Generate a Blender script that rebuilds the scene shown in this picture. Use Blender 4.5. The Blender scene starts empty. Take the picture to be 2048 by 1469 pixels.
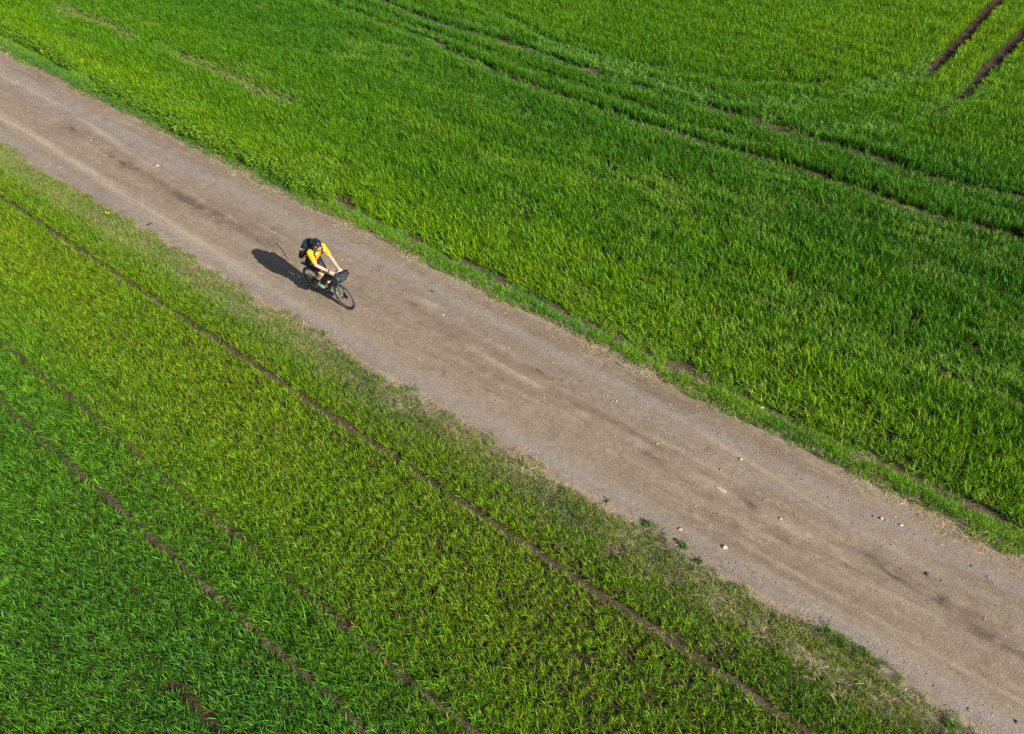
import bpy, math, random
import numpy as np
from mathutils import Vector, Matrix, Quaternion

SC = bpy.context.scene
RNG = np.random.default_rng(11)
random.seed(5)
HEAD = math.radians(-36.535)            # the road's heading: local x runs along the road, local y across it
CH, SH = math.cos(HEAD), math.sin(HEAD)

# ------------------------------------------------------------------ camera, light, exposure
cam_d = bpy.data.cameras.new('camera')
cam = bpy.data.objects.new('camera', cam_d)
SC.collection.objects.link(cam)
cam.location = (0, 0, 11.0)
cam.rotation_euler = (math.radians(90 - 46.774), 0, 0)
cam_d.sensor_width = 36.0
cam_d.lens = 36.0 * 1400.0 / 2048.0
cam_d.clip_start = 0.1
cam_d.clip_end = 12000
SC.camera = cam

SUN_AZ, SUN_EL = math.radians(-40.3), math.radians(31)
world = bpy.data.worlds.new('World')
SC.world = world
world.use_nodes = True
wn = world.node_tree
wn.nodes.clear()
wo = wn.nodes.new('ShaderNodeOutputWorld')
wb = wn.nodes.new('ShaderNodeBackground')
ws = wn.nodes.new('ShaderNodeTexSky')
ws.sky_type = 'NISHITA'
ws.sun_disc = False
ws.sun_elevation = SUN_EL
ws.sun_rotation = math.pi / 2 - SUN_AZ
ws.altitude = 100
wb.inputs['Strength'].default_value = 0.06
wn.links.new(ws.outputs[0], wb.inputs[0])
wn.links.new(wb.outputs[0], wo.inputs[0])

sl = bpy.data.lights.new('sun', 'SUN')
sl.energy = 5.0
sl.angle = math.radians(0.5)
sl.color = (1.0, 0.945, 0.86)
sun = bpy.data.objects.new('sun', sl)
SC.collection.objects.link(sun)
sd = Vector((math.cos(SUN_AZ) * math.cos(SUN_EL), math.sin(SUN_AZ) * math.cos(SUN_EL), math.sin(SUN_EL)))
sun.rotation_euler = sd.to_track_quat('Z', 'Y').to_euler()
sun.location = (20, -18, 25)

SC.view_settings.view_transform = 'Standard'
SC.view_settings.look = 'None'
SC.view_settings.gamma = 1.0
SC.view_settings.exposure = 0.62
SC.view_settings.use_curve_mapping = False
SC.cycles.max_bounces = 8
SC.cycles.diffuse_bounces = 3
SC.cycles.transmission_bounces = 4
SC.cycles.use_denoising = False

# ------------------------------------------------------------------ helpers
def ss(x, a, b):
    t = np.clip((np.asarray(x, float) - a) / (b - a), 0, 1)
    return t * t * (3 - 2 * t)

_LAT = np.random.default_rng(3).random((8, 256, 256))
def vnoise(x, y, k=0):
    x = np.asarray(x, float); y = np.asarray(y, float)
    xi = np.floor(x).astype(int); yi = np.floor(y).astype(int)
    fx = x - xi; fy = y - yi
    fx = fx * fx * (3 - 2 * fx); fy = fy * fy * (3 - 2 * fy)
    L = _LAT[k % 8]
    a = L[xi % 256, yi % 256]; b = L[(xi + 1) % 256, yi % 256]
    c = L[xi % 256, (yi + 1) % 256]; d = L[(xi + 1) % 256, (yi + 1) % 256]
    return (a * (1 - fx) + b * fx) * (1 - fy) + (c * (1 - fx) + d * fx) * fy
def fbm(x, y, sx, sy, k=0, o=4):
    s = 0; amp = 1; tot = 0
    for i in range(o):
        s = s + amp * vnoise(x * sx * 2 ** i + 13.7 * (i + k), y * sy * 2 ** i + 7.3 * (i + 2 * k), k + i)
        tot += amp; amp *= .5
    return s / tot                       # about 0..1, mean .5

def polyv(u, pts):
    p = sorted(pts)
    return np.interp(u, [a for a, b in p], [b for a, b in p])
def seg_dist(u, v, pts):
    d = np.full(np.shape(u), 1e9)
    for (a, b), (c, e) in zip(pts[:-1], pts[1:]):
        L = (c - a) ** 2 + (e - b) ** 2
        t = np.clip(((u - a) * (c - a) + (v - b) * (e - b)) / L, 0, 1)
        d = np.minimum(d, np.hypot(u - a - t * (c - a), v - b - t * (e - b)))
    return d
def bump(x, c, w):
    return np.exp(-((np.asarray(x, float) - c) / w) ** 2)
def mix3(a, b, f):
    f = np.asarray(f)[..., None]
    return np.asarray(a) * (1 - f) + np.asarray(b) * f

def to_world(u, v, z=0.0):
    return Vector((u * CH - v * SH, u * SH + v * CH, z))

def link(o, parent=None):
    SC.collection.objects.link(o)
    if parent is not None:
        o.parent = parent
    return o
def tag(o, label=None, cat=None, group=None, kind=None):
    if label: o['label'] = label
    if cat: o['category'] = cat
    if group: o['group'] = group
    if kind: o['kind'] = kind
    return o
def mesh_obj(name, verts, faces, mat, parent=None, smooth=True):
    me = bpy.data.meshes.new(name)
    me.from_pydata([tuple(map(float, v)) for v in verts], [], [tuple(f) for f in faces])
    if smooth:
        me.polygons.foreach_set('use_smooth', [True] * len(me.polygons))
    me.materials.append(mat)
    me.update()
    return link(bpy.data.objects.new(name, me), parent)
def empty(name, loc, rz):
    o = bpy.data.objects.new(name, None)
    o.location = loc; o.rotation_euler = (0, 0, rz)
    o.empty_display_size = .2
    return link(o)

# ------------------------------------------------------------------ node helpers
def new_mat(name):
    m = bpy.data.materials.new(name); m.use_nodes = True
    nt = m.node_tree; nt.nodes.clear()
    return m, nt
class N:
    def __init__(s, nt): s.nt = nt
    def __call__(s, typ, ins=None, **kw):
        n = s.nt.nodes.new(typ)
        for k, v in kw.items(): setattr(n, k, v)
        for k, v in (ins or {}).items():
            if isinstance(v, bpy.types.NodeSocket): s.nt.links.new(v, n.inputs[k])
            elif v is not None: n.inputs[k].default_value = v
        return n
    def mixc(s, f, a, b, mode='MIX'):
        n = s.nt.nodes.new('ShaderNodeMix'); n.data_type = 'RGBA'; n.blend_type = mode
        for i, v in ((0, f), (6, a), (7, b)):
            if isinstance(v, bpy.types.NodeSocket): s.nt.links.new(v, n.inputs[i])
            else: n.inputs[i].default_value = v if i == 0 else (*v[:3], 1)
        return n.outputs[2]
    def math(s, op, a, b=0.0, c=None, clamp=False):
        n = s.nt.nodes.new('ShaderNodeMath'); n.operation = op; n.use_clamp = clamp
        for i, v in enumerate((a, b, c)):
            if v is None: continue
            if isinstance(v, bpy.types.NodeSocket): s.nt.links.new(v, n.inputs[i])
            else: n.inputs[i].default_value = v
        return n.outputs[0]
    def mr(s, v, a, b, c=0.0, d=1.0):
        n = s('ShaderNodeMapRange', {'Value': v, 'From Min': a, 'From Max': b, 'To Min': c, 'To Max': d}, interpolation_type='SMOOTHSTEP')
        return n.outputs[0]
def simple(name, col, rough=.6, metal=0.0, spec=.5, noise=0.0, nscale=40, sheen=0.0, trans=0.0, emit=None, coat=0.0):
    m, nt = new_mat(name); n = N(nt)
    c = (*col, 1)
    p = n('ShaderNodeBsdfPrincipled', {'Base Color': c, 'Roughness': rough, 'Metallic': metal, 'Specular IOR Level': spec, 'Coat Weight': coat})
    if noise:
        tc = n('ShaderNodeTexCoord')
        t = n('ShaderNodeTexNoise', {'Vector': tc.outputs['Object'], 'Scale': nscale, 'Detail': 4.0})
        f = n.mr(t.outputs[0], .3, .7)
        nt.links.new(n.mixc(f, [x * (1 - noise) for x in col], [min(1, x * (1 + noise)) for x in col]), p.inputs['Base Color'])
        b = n('ShaderNodeBump', {'Height': t.outputs[0], 'Strength': .35, 'Distance': .004})
        nt.links.new(b.outputs[0], p.inputs['Normal'])
    if sheen: p.inputs['Sheen Weight'].default_value = sheen
    o = n('ShaderNodeOutputMaterial', {'Surface': p.outputs[0]})
    return m

# ------------------------------------------------------------------ layout functions (u along the road, v across it)
LINE1 = [(-40, 21.2), (-25.5, 20.7), (-22, 20.5), (-18.8, 20.3), (-15, 19.55), (-8.9, 19.33), (-5.6, 19.64), (-3.5, 19.75), (-.5, 19.55), (1.8, 19.9), (8, 20.2)]
LINE2 = [(-40, 23.2), (-25, 22.4), (-20.4, 21.75), (-16.8, 21.85), (-11, 21.6), (-6.5, 21.68), (-3.3, 21.72), (-.8, 21.55), (1.5, 21.95), (8, 22.4)]
TL1 = [(-1.9, 48), (-2.24, 37.9), (-2.67, 29.1), (-3.0, 25.2)]
TL2 = [(-.3, 48), (-.72, 34.5), (-1.39, 27.9), (-1.75, 24.4)]
ARC = [(-2.72, 30.3), (-3.05, 28.3), (-3.8, 26.6), (-4.5, 25.2), (-5.4, 23.9), (-6.6, 22.9), (-8.0, 22.3), (-11, 22.3), (-15, 22.5)]
ARC2 = [(-.94, 30.9), (-1.2, 27.6), (-1.84, 26.0), (-2.5, 24.6), (-3.2, 23.4), (-4.2, 22.4), (-6, 21.95)]
LINE3 = [(-30, 25.3), (-22, 24.7), (-18, 23.9), (-16.4, 23.5), (-14.9, 22.95), (-13.6, 22.9), (-12.4, 23.0), (-10.9, 23.3), (-9.5, 23.5), (-7.5, 24.2), (-5.6, 25.6)]
LINE12 = [(-26, 21.5), (-17.9, 20.85), (-15.7, 20.75), (-13.7, 20.5), (-11.7, 20.5), (-9.7, 20.35), (-7.8, 20.2), (-5.5, 20.6)]
DABS = [[(-7.9, 27.2), (-6.7, 27.4)], [(-6.1, 26.9), (-5.5, 27.1)], [(-4.7, 26.8), (-4.2, 26.9)], [(-1.85, 25.2), (-1.65, 26.0)], [(-1.6, 26.9), (-1.2, 28.3)], [(-1.1, 29.2), (-.9, 31)], [(-2.95, 28.6), (-2.75, 31)]]

def road_lo(u): return 6.50 + .09 * (fbm(u, u * 0, .45, 1, 1) - .5) * 2 + .04 * (vnoise(u * 3.1, u * 0, 2) - .5)
def road_hi(u): return 9.93 + .12 * (fbm(u, u * 0, .5, 1, 4) - .5) * 2 + .05 * (vnoise(u * 2.7, u * 0, 5) - .5)

def ground_h(u, v):
    z = .03 * (fbm(u, v, .35, .35, 0) - .5) + .022 * (fbm(u, v, 2.6, 2.6, 3) - .5)
    z = z - .09 * ss(v, 6.30, 6.55) * (1 - ss(v, 9.88, 10.13))
    z = z + .05 * bump(v, 10.12, .22) + .02 * bump(v, 6.1, .25)
    for c in (5.03, 2.12, 1.25): z = z - .03 * bump(v, c, .09)
    z = z - .03 * bump(v - polyv(u, LINE1), 0, .18) - .03 * bump(v - polyv(u, LINE2), 0, .18)
    z = z - .06 * np.exp(-(seg_dist(u, v, TL1) / .2) ** 2) - .06 * np.exp(-(seg_dist(u, v, TL2) / .2) ** 2)
    return z
def road_h(u, v):
    lo, hi = road_lo(u), road_hi(u)
    z = .012 + .035 * (fbm(u, v, .25, .9, 2) - .5) + .03 * (fbm(u, v, 1.1, 3.4, 5) - .5) + .012 * (fbm(u, v, 6, 7, 6) - .5)
    z = z - .028 * bump(v, 7.18, .26) - .022 * bump(v, 8.85, .28) + .018 * bump(v, 8.12, .22) + .012 * bump(v, 9.3, .10)
    # small potholes down the middle
    z = z - .022 * ss(fbm(u, v, .9, 2.2, 7), .60, .72) * bump(v, 8.25, .35)
    z = z - .12 * ss(v, hi - .10, hi + .20) - .12 * (1 - ss(v, lo - .20, lo + .10))
    return z
def surf_h(u, v):
    return np.maximum(ground_h(u, v), road_h(u, v))

# ------------------------------------------------------------------ sheets
def sheet(name, us, vs, hf, mat, attrs):
    U, V = np.meshgrid(us, vs, indexing='ij')
    Z = hf(U, V)
    nu, nv = U.shape
    co = np.stack([U, V, Z], -1).reshape(-1, 3).astype(np.float32)
    idx = np.arange(nu * nv).reshape(nu, nv)
    f = np.stack([idx[:-1, :-1], idx[1:, :-1], idx[1:, 1:], idx[:-1, 1:]], -1).reshape(-1, 4)
    me = bpy.data.meshes.new(name)
    me.vertices.add(len(co)); me.vertices.foreach_set('co', co.ravel())
    me.loops.add(f.size); me.loops.foreach_set('vertex_index', f.ravel().astype(np.int32))
    me.polygons.add(len(f)); me.polygons.foreach_set('loop_start', np.arange(0, f.size, 4, dtype=np.int32))
    me.update(calc_edges=True)
    me.polygons.foreach_set('use_smooth', np.ones(len(f), bool))
    for k, fn in attrs.items():
        a = me.attributes.new(k, 'FLOAT', 'POINT')
        a.data.foreach_set('value', fn(U, V).ravel().astype(np.float32))
    me.materials.append(mat)
    o = link(bpy.data.objects.new(name, me))
    o.rotation_euler = (0, 0, HEAD)
    return o
def grow(lo, hi, step, far=5000):
    a = list(np.arange(lo, hi, step)); d = step
    l = [a[0]]; 
    while l[-1] > -far: d *= 1.6; l.append(l[-1] - d)
    r = [a[-1]]; d = step
    while r[-1] < far: d *= 1.6; r.append(r[-1] + d)
    return np.array(l[:0:-1] + a + r[1:])

# soil
def soil_mat():
    m, nt = new_mat('soil'); n = N(nt)
    tc = n('ShaderNodeTexCoord'); P = tc.outputs['Object']
    dry = n('ShaderNodeAttribute', attribute_name='dry').outputs['Fac']
    far = n('ShaderNodeAttribute', attribute_name='far').outputs['Fac']
    n1 = n('ShaderNodeTexNoise', {'Vector': P, 'Scale': 3.0, 'Detail': 6.0, 'Roughness': .65}).outputs[0]
    n2 = n('ShaderNodeTexNoise', {'Vector': P, 'Scale': 38.0, 'Detail': 5.0, 'Roughness': .7}).outputs[0]
    vo = n('ShaderNodeTexVoronoi', {'Vector': P, 'Scale': 34.0}).outputs['Distance']
    c1 = n.mixc(n.mr(n1, .3, .7), (.036, .024, .015), (.090, .062, .038))
    c2 = n.mixc(n.mr(n1, .3, .7), (.235, .175, .118), (.40, .32, .225))
    c = n.mixc(dry, c1, c2)
    c = n.mixc(n.mr(n2, .25, .75), n.mixc(.0, (0, 0, 0), (0, 0, 0)), c) if False else n.mixc(n.mr(n2, .3, .75, .0, 1.0), n.mixc(1.0, c, (.62, .60, .58), 'MULTIPLY'), c)
    g = n.mixc(n1, (.045, .13, .012), (.09, .19, .02))
    c = n.mixc(far, c, g)
    hgt = n.math('ADD', n.math('MULTIPLY', n2, .6), n.math('MULTIPLY', vo, .7))
    b = n('ShaderNodeBump', {'Height': hgt, 'Strength': .8, 'Distance': .02})
    p = n('ShaderNodeBsdfPrincipled', {'Base Color': c, 'Roughness': .95, 'Specular IOR Level': .15, 'Normal': b.outputs[0]})
    n('ShaderNodeOutputMaterial', {'Surface': p.outputs[0]})
    return m
def dry_f(u, v):
    lo, hi = road_lo(u), road_hi(u)
    d = ss(v, 5.75, 6.25) * (1 - ss(v, hi + .16, hi + .42))
    d = d * (.75 + .5 * fbm(u, v, 2, 2, 1))
    d = np.maximum(d, .50 * (bump(v, polyv(u, LINE1), .2) + bump(v, polyv(u, LINE2), .2)) * (v < 25) * ss(fbm(u, v, .8, .8, 2), .35, .6))
    for c in (5.03, 2.12, 1.25): d = np.maximum(d, .22 * bump(v, c, .15))
    d = np.maximum(d, .3 * ss(v, 10.2, 10.35) * (1 - ss(v, 10.5, 10.7)))
    d = np.maximum(d, .45 * bump(v, 13.6, .3) * (u < -20))
    return np.clip(d, 0, 1)
def far_f(u, v):
    wx = u * CH - v * SH; wy = u * SH + v * CH
    r = np.hypot(wx, wy - 16)
    return ss(r, 36, 42) * (1 - ss(v, 6, 6.3) * (1 - ss(v, 10.2, 10.5)))
us = grow(-40, 14, .10); vs = grow(-12, 52, .10)
ground = sheet('ground', us, vs, ground_h, soil_mat(), {'dry': dry_f, 'far': far_f})
tag(ground, 'brown field soil under the crops on both sides of the track', kind='structure')

# road
def road_mat():
    m, nt = new_mat('packed_dirt'); n = N(nt)
    P = n('ShaderNodeTexCoord').outputs['Object']
    A = lambda k: n('ShaderNodeAttribute', attribute_name=k).outputs['Fac']
    def noise(scale, detail=5.0, rough=.6, vec=(1, 1, 1), dist=0.0):
        mp = n('ShaderNodeMapping', {'Vector': P, 'Scale': vec})
        return n('ShaderNodeTexNoise', {'Vector': mp.outputs[0], 'Scale': scale, 'Detail': detail, 'Roughness': rough, 'Distortion': dist}).outputs[0]
    broad = noise(.55, 5, .6, (.35, 1.5, 1), .6)
    streak = noise(1.0, 7, .62, (.30, 5.5, 1), .35)
    streak2 = noise(1.0, 6, .6, (.16, 13, 1), .2)
    mid = noise(3.2, 7, .65, (.6, 1.3, 1), .8)
    fine = noise(45, 6, .75)
    grit = noise(120, 4, .8)
    c = n.mixc(n.mr(broad, .32, .68), (.262, .192, .130), (.335, .256, .178))
    c = n.mixc(n.mr(streak, .48, .72, 0, .50), c, (.455, .368, .270))
    c = n.mixc(n.mr(streak2, .50, .28, 0, .32), c, (.185, .128, .082))
    mott = noise(7.5, 8, .72, (.8, 1.15, 1), .5)
    c = n.mixc(n.mr(mott, .52, .70, 0, .55), c, (.450, .372, .280))
    c = n.mixc(n.mr(mott, .46, .30, 0, .55), c, (.185, .135, .092))
    c = n.mixc(n.mr(mid, .56, .72, 0, .5), c, (.450, .360, .262))
    c = n.mixc(n.mr(mid, .46, .28, 0, .7), c, (.185, .132, .088))
    c = n.mixc(n.math('MULTIPLY', A('lilac'), n.mr(mid, .3, .6, .35, 1.0)), c, (.345, .295, .262))
    c = n.mixc(n.math('MULTIPLY', A('pale'), n.mr(streak, .3, .6, .3, 1.0)), c, (.490, .400, .295))
    c = n.mixc(n.math('MULTIPLY', A('dark'), n.mr(mid, .65, .35, .2, 1.0)), c, (.120, .084, .056))
    # pebbles bedded in the dirt: cells coloured one by one
    v1 = n('ShaderNodeTexVoronoi', {'Vector': P, 'Scale': 46.0, 'Randomness': 1.0})
    v2 = n('ShaderNodeTexVoronoi', {'Vector': P, 'Scale': 95.0, 'Randomness': 1.0})
    sx = n('ShaderNodeSeparateColor', {'Color': v1.outputs['Color']})
    sy = n('ShaderNodeSeparateColor', {'Color': v2.outputs['Color']})
    r1 = n.math('MULTIPLY', n.math('GREATER_THAN', sx.outputs[0], n.math('SUBTRACT', .90, n.math('MULTIPLY', A('lilac'), .25))), n.mr(v1.outputs['Distance'], .42, .26))
    r2 = n.math('MULTIPLY', n.math('GREATER_THAN', sy.outputs[0], .72), n.mr(v2.outputs['Distance'], .50, .30))
    pc1 = n.mixc(sx.outputs[1], (.20, .175, .165), (.60, .54, .47))
    pc2 = n.mixc(sy.outputs[1], (.13, .105, .085), (.50, .42, .33))
    c = n.mixc(n.math('MULTIPLY', r2, .75), c, pc2)
    c = n.mixc(n.math('MULTIPLY', r1, .85), c, pc1)
    c = n.mixc(n.mr(fine, .60, .38, 0, .55), c, n.mixc(1.0, c, (.45, .42, .40), 'MULTIPLY'))
    c = n.mixc(n.mr(fine, .55, .75, 0, .30), c, (.52, .44, .34))
    # tyre lugs pressed in a band near the far side
    sep = n('ShaderNodeSeparateXYZ', {'Vector': P})
    wv = n('ShaderNodeTexWave', {'Vector': P, 'Scale': 8.5, 'Distortion': 7.0, 'Detail': 4.0, 'Detail Scale': 2.2}, wave_type='BANDS', bands_direction='DIAGONAL').outputs[0]
    lug = n.math('MULTIPLY', n.mr(wv, .45, .75), A('tread'))
    c = n.mixc(n.math('MULTIPLY', lug, .55), c, (.185, .120, .078))
    h = n.math('ADD', n.math('MULTIPLY', fine, .7), n.math('MULTIPLY', grit, .25))
    h = n.math('ADD', h, n.math('ADD', n.math('MULTIPLY', r1, .55), n.math('MULTIPLY', r2, .25)))
    h = n.math('ADD', h, n.math('ADD', n.math('MULTIPLY', mid, .8), n.math('MULTIPLY', mott, 1.1)))
    h = n.math('SUBTRACT', h, n.math('MULTIPLY', lug, 1.0))
    b = n('ShaderNodeBump', {'Height': h, 'Strength': .85, 'Distance': .018})
    p = n('ShaderNodeBsdfPrincipled', {'Base Color': c, 'Roughness': .93, 'Specular IOR Level': .18, 'Normal': b.outputs[0]})
    n('ShaderNodeOutputMaterial', {'Surface': p.outputs[0]})
    return m
def f_pale(u, v):
    left = 1 - ss(u, -16, -8)
    c1 = 7.0 + .38 * (1 - ss(u, -26, -13))
    p = .95 * bump(v, c1, .16) * (.25 + .75 * left)
    p = p + .8 * bump(v, np.interp(u, [-25, -19, -15, -9, -5, 4], [8.95, 8.45, 8.3, 8.36, 8.13, 8.1]), .11) * ss(fbm(u, v, .5, 1.2, 3), .42, .6)
    p = p + .40 * bump(v, 7.33, .04) * ss(u, -3, 0) + .5 * bump(v, np.interp(u, [-2.5, 1.2], [9.15, 8.78]), .05) * ss(u, -4, -2) * (1 - ss(u, 1.5, 2.5))
    p = p + .75 * (bump(v, road_hi(u) - .02, .09) + bump(v, road_lo(u) + .02, .10)) * ss(fbm(u, v, 1.3, 1.3, 6), .35, .55)
    for a, b, r in ((-6.3, 8.6, .18), (-5.9, 8.55, .14), (-6.7, 8.65, .16), (-9.0, 8.8, .22), (-1.2, 8.1, .12), (-1.5, 8.14, .1), (1.1, 8.05, .10), (-4.2, 8.1, .14), (-3.7, 8.13, .12)):
        p = p + .75 * np.exp(-((u - a) / (r * 1.5)) ** 2 - ((v - b) / (r * .45)) ** 2) * ss(fbm(u, v, 3, 4, 1), .35, .55)
    return np.clip(p, 0, 1)
def f_dark(u, v):
    d = .75 * bump(v, np.interp(u, [-28, -22, -18, -12], [8.6, 8.22, 8.1, 8.0]), .17) * ss(fbm(u, v, .45, 1, 4), .38, .6) * (1 - ss(u, -14, -9))
    d = d + .6 * bump(v, 8.28, .10) * ss(fbm(u, v, .7, 1.5, 2), .42, .58) * ss(u, -9, -6)
    for a, b, r in ((1.46, 8.36, .2), (1.99, 8.27, .24), (2.72, 8.19, .2), (3.27, 8.09, .2), (3.7, 8.11, .2), (.1, 7.8, .16), (-.6, 8.12, .2), (-1.75, 8.22, .16), (2.33, 8.6, .09), (-2.5, 8.05, .2), (-9.3, 8.55, .12), (-5.6, 8.5, .12), (-20.3, 8.1, .35), (-17, 8.0, .3), (-23.5, 8.4, .3)):
        d = d + .85 * np.exp(-((u - a) / (r * 1.8)) ** 2 - ((v - b) / (r * .55)) ** 2)
    return np.clip(d, 0, 1)
def f_lilac(u, v):
    g = .7 * bump(v, 9.22, .16) + .8 * bump(v, 6.82, .20) + .5 * bump(v, 8.95, .28) * (1 - ss(u, -18, -10)) + .35 * bump(v, 8.75, .15)
    return np.clip(g * (.5 + fbm(u, v, .6, 1.6, 5)), 0, 1)
def f_tread(u, v):
    return np.clip((bump(v, 9.47, .085) + .7 * bump(v, 9.62, .05)) * ss(u, -10, -6) * (1 - ss(u, -.2, 1.5)), 0, 1) * ss(fbm(u, v, .8, .8, 2), .3, .5)
ru = np.concatenate([-40 - np.cumsum(.05 * 1.35 ** np.arange(26))[::-1], np.arange(-40, 9, .045), 9 + np.cumsum(.05 * 1.35 ** np.arange(26))])
rv = np.arange(6.02, 10.42, .04)
road = sheet('dirt_road', ru, rv, road_h, road_mat(), {'pale': f_pale, 'dark': f_dark, 'lilac': f_lilac, 'tread': f_tread})
tag(road, 'packed brown dirt track running diagonally between two green crop fields', kind='structure')

# ------------------------------------------------------------------ leaf material and scatter object
def leaf_mat(name, rough=.50, spec=.16, tl=.21, dead=(.40, .27, .035)):
    m, nt = new_mat(name); n = N(nt)
    t = n('ShaderNodeAttribute', attribute_name='tint', attribute_type='INSTANCER').outputs['Color']
    dd = n('ShaderNodeAttribute', attribute_name='dead', attribute_type='INSTANCER').outputs['Fac']
    r = n('ShaderNodeAttribute', attribute_name='rnd', attribute_type='GEOMETRY').outputs['Fac']
    tip = n('ShaderNodeAttribute', attribute_name='tip', attribute_type='GEOMETRY').outputs['Fac']
    v = n.mr(n.math('FRACT', n.math('MULTIPLY', r, 7.31)), 0, 1, .50, 1.55)
    c = n('ShaderNodeVectorMath', {0: t, 1: v}, operation='MULTIPLY').outputs[0]
    c = n.mixc(n.math('MULTIPLY', tip, .28), c, n.mixc(1.0, c, (1.75, 1.35, 1.3), 'MULTIPLY'))
    isd = n.math('GREATER_THAN', n.math('ADD', r, dd), 1.0)
    c = n.mixc(isd, c, n.mixc(n.math('FRACT', n.math('MULTIPLY', r, 97.3)), dead, (dead[0] * .62, dead[1] * 1.05, dead[2] * 1.2)))
    p = n('ShaderNodeBsdfPrincipled', {'Base Color': c, 'Roughness': rough, 'Specular IOR Level': spec})
    ct = n.mixc(1.0, c, (1.25, 1.25, .55), 'MULTIPLY')
    q = n('ShaderNodeBsdfTranslucent', {'Color': ct})
    mx = n('ShaderNodeMixShader', {0: tl, 1: p.outputs[0], 2: q.outputs[0]})
    n('ShaderNodeOutputMaterial', {'Surface': mx.outputs[0]})
    return m

def blade(rg, base, az, L, w, e0, e1, segs=3, side=None):
    """one bent leaf blade: pairs of points narrowing to a tip"""
    d = np.array([math.cos(az), math.sin(az), 0.0]); s = np.array([-d[1], d[0], 0.0])
    tw = rg.uniform(-.7, .7)
    p = np.array(base, float); vs_ = []; ts = []
    wd = [.75, 1.0, .82, .5]
    for i in range(segs):
        f = i / segs
        e = e0 + (e1 - e0) * f ** 1.2
        nrm = -d * math.sin(e) + np.array([0, 0, math.cos(e)])
        sv = s * math.cos(tw * f) + nrm * math.sin(tw * f)
        ww = w * wd[min(i, 3)] * .5
        vs_ += [p - sv * ww, p + sv * ww]; ts += [f, f]
        p = p + (d * math.cos(e) + np.array([0, 0, math.sin(e)])) * (L / segs)
    vs_.append(p); ts.append(1.0)
    fs = [(2 * i, 2 * i + 1, 2 * i + 3, 2 * i + 2) for i in range(segs - 1)] + [(2 * segs - 2, 2 * segs - 1, 2 * segs)]
    return vs_, fs, ts
def tuft(rg, nb, L, w, e0, e1, spread, lean=0.0, segs=3):
    V, F, R, T = [], [], [], []
    for k in range(nb):
        az = rg.uniform(0, 2 * math.pi)
        b = (rg.normal(0, spread), rg.normal(0, spread), -.01)
        vv, ff, tt = blade(rg, b, az, L * rg.uniform(.65, 1.2), w * rg.uniform(.75, 1.25),
                           math.radians(rg.uniform(*e0)), math.radians(rg.uniform(*e1)), segs)
        o = len(V); V += vv; F += [tuple(i + o for i in f) for f in ff]; T += tt
        R += [rg.random()] * len(vv)
    return np.array(V), F, R, T

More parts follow.
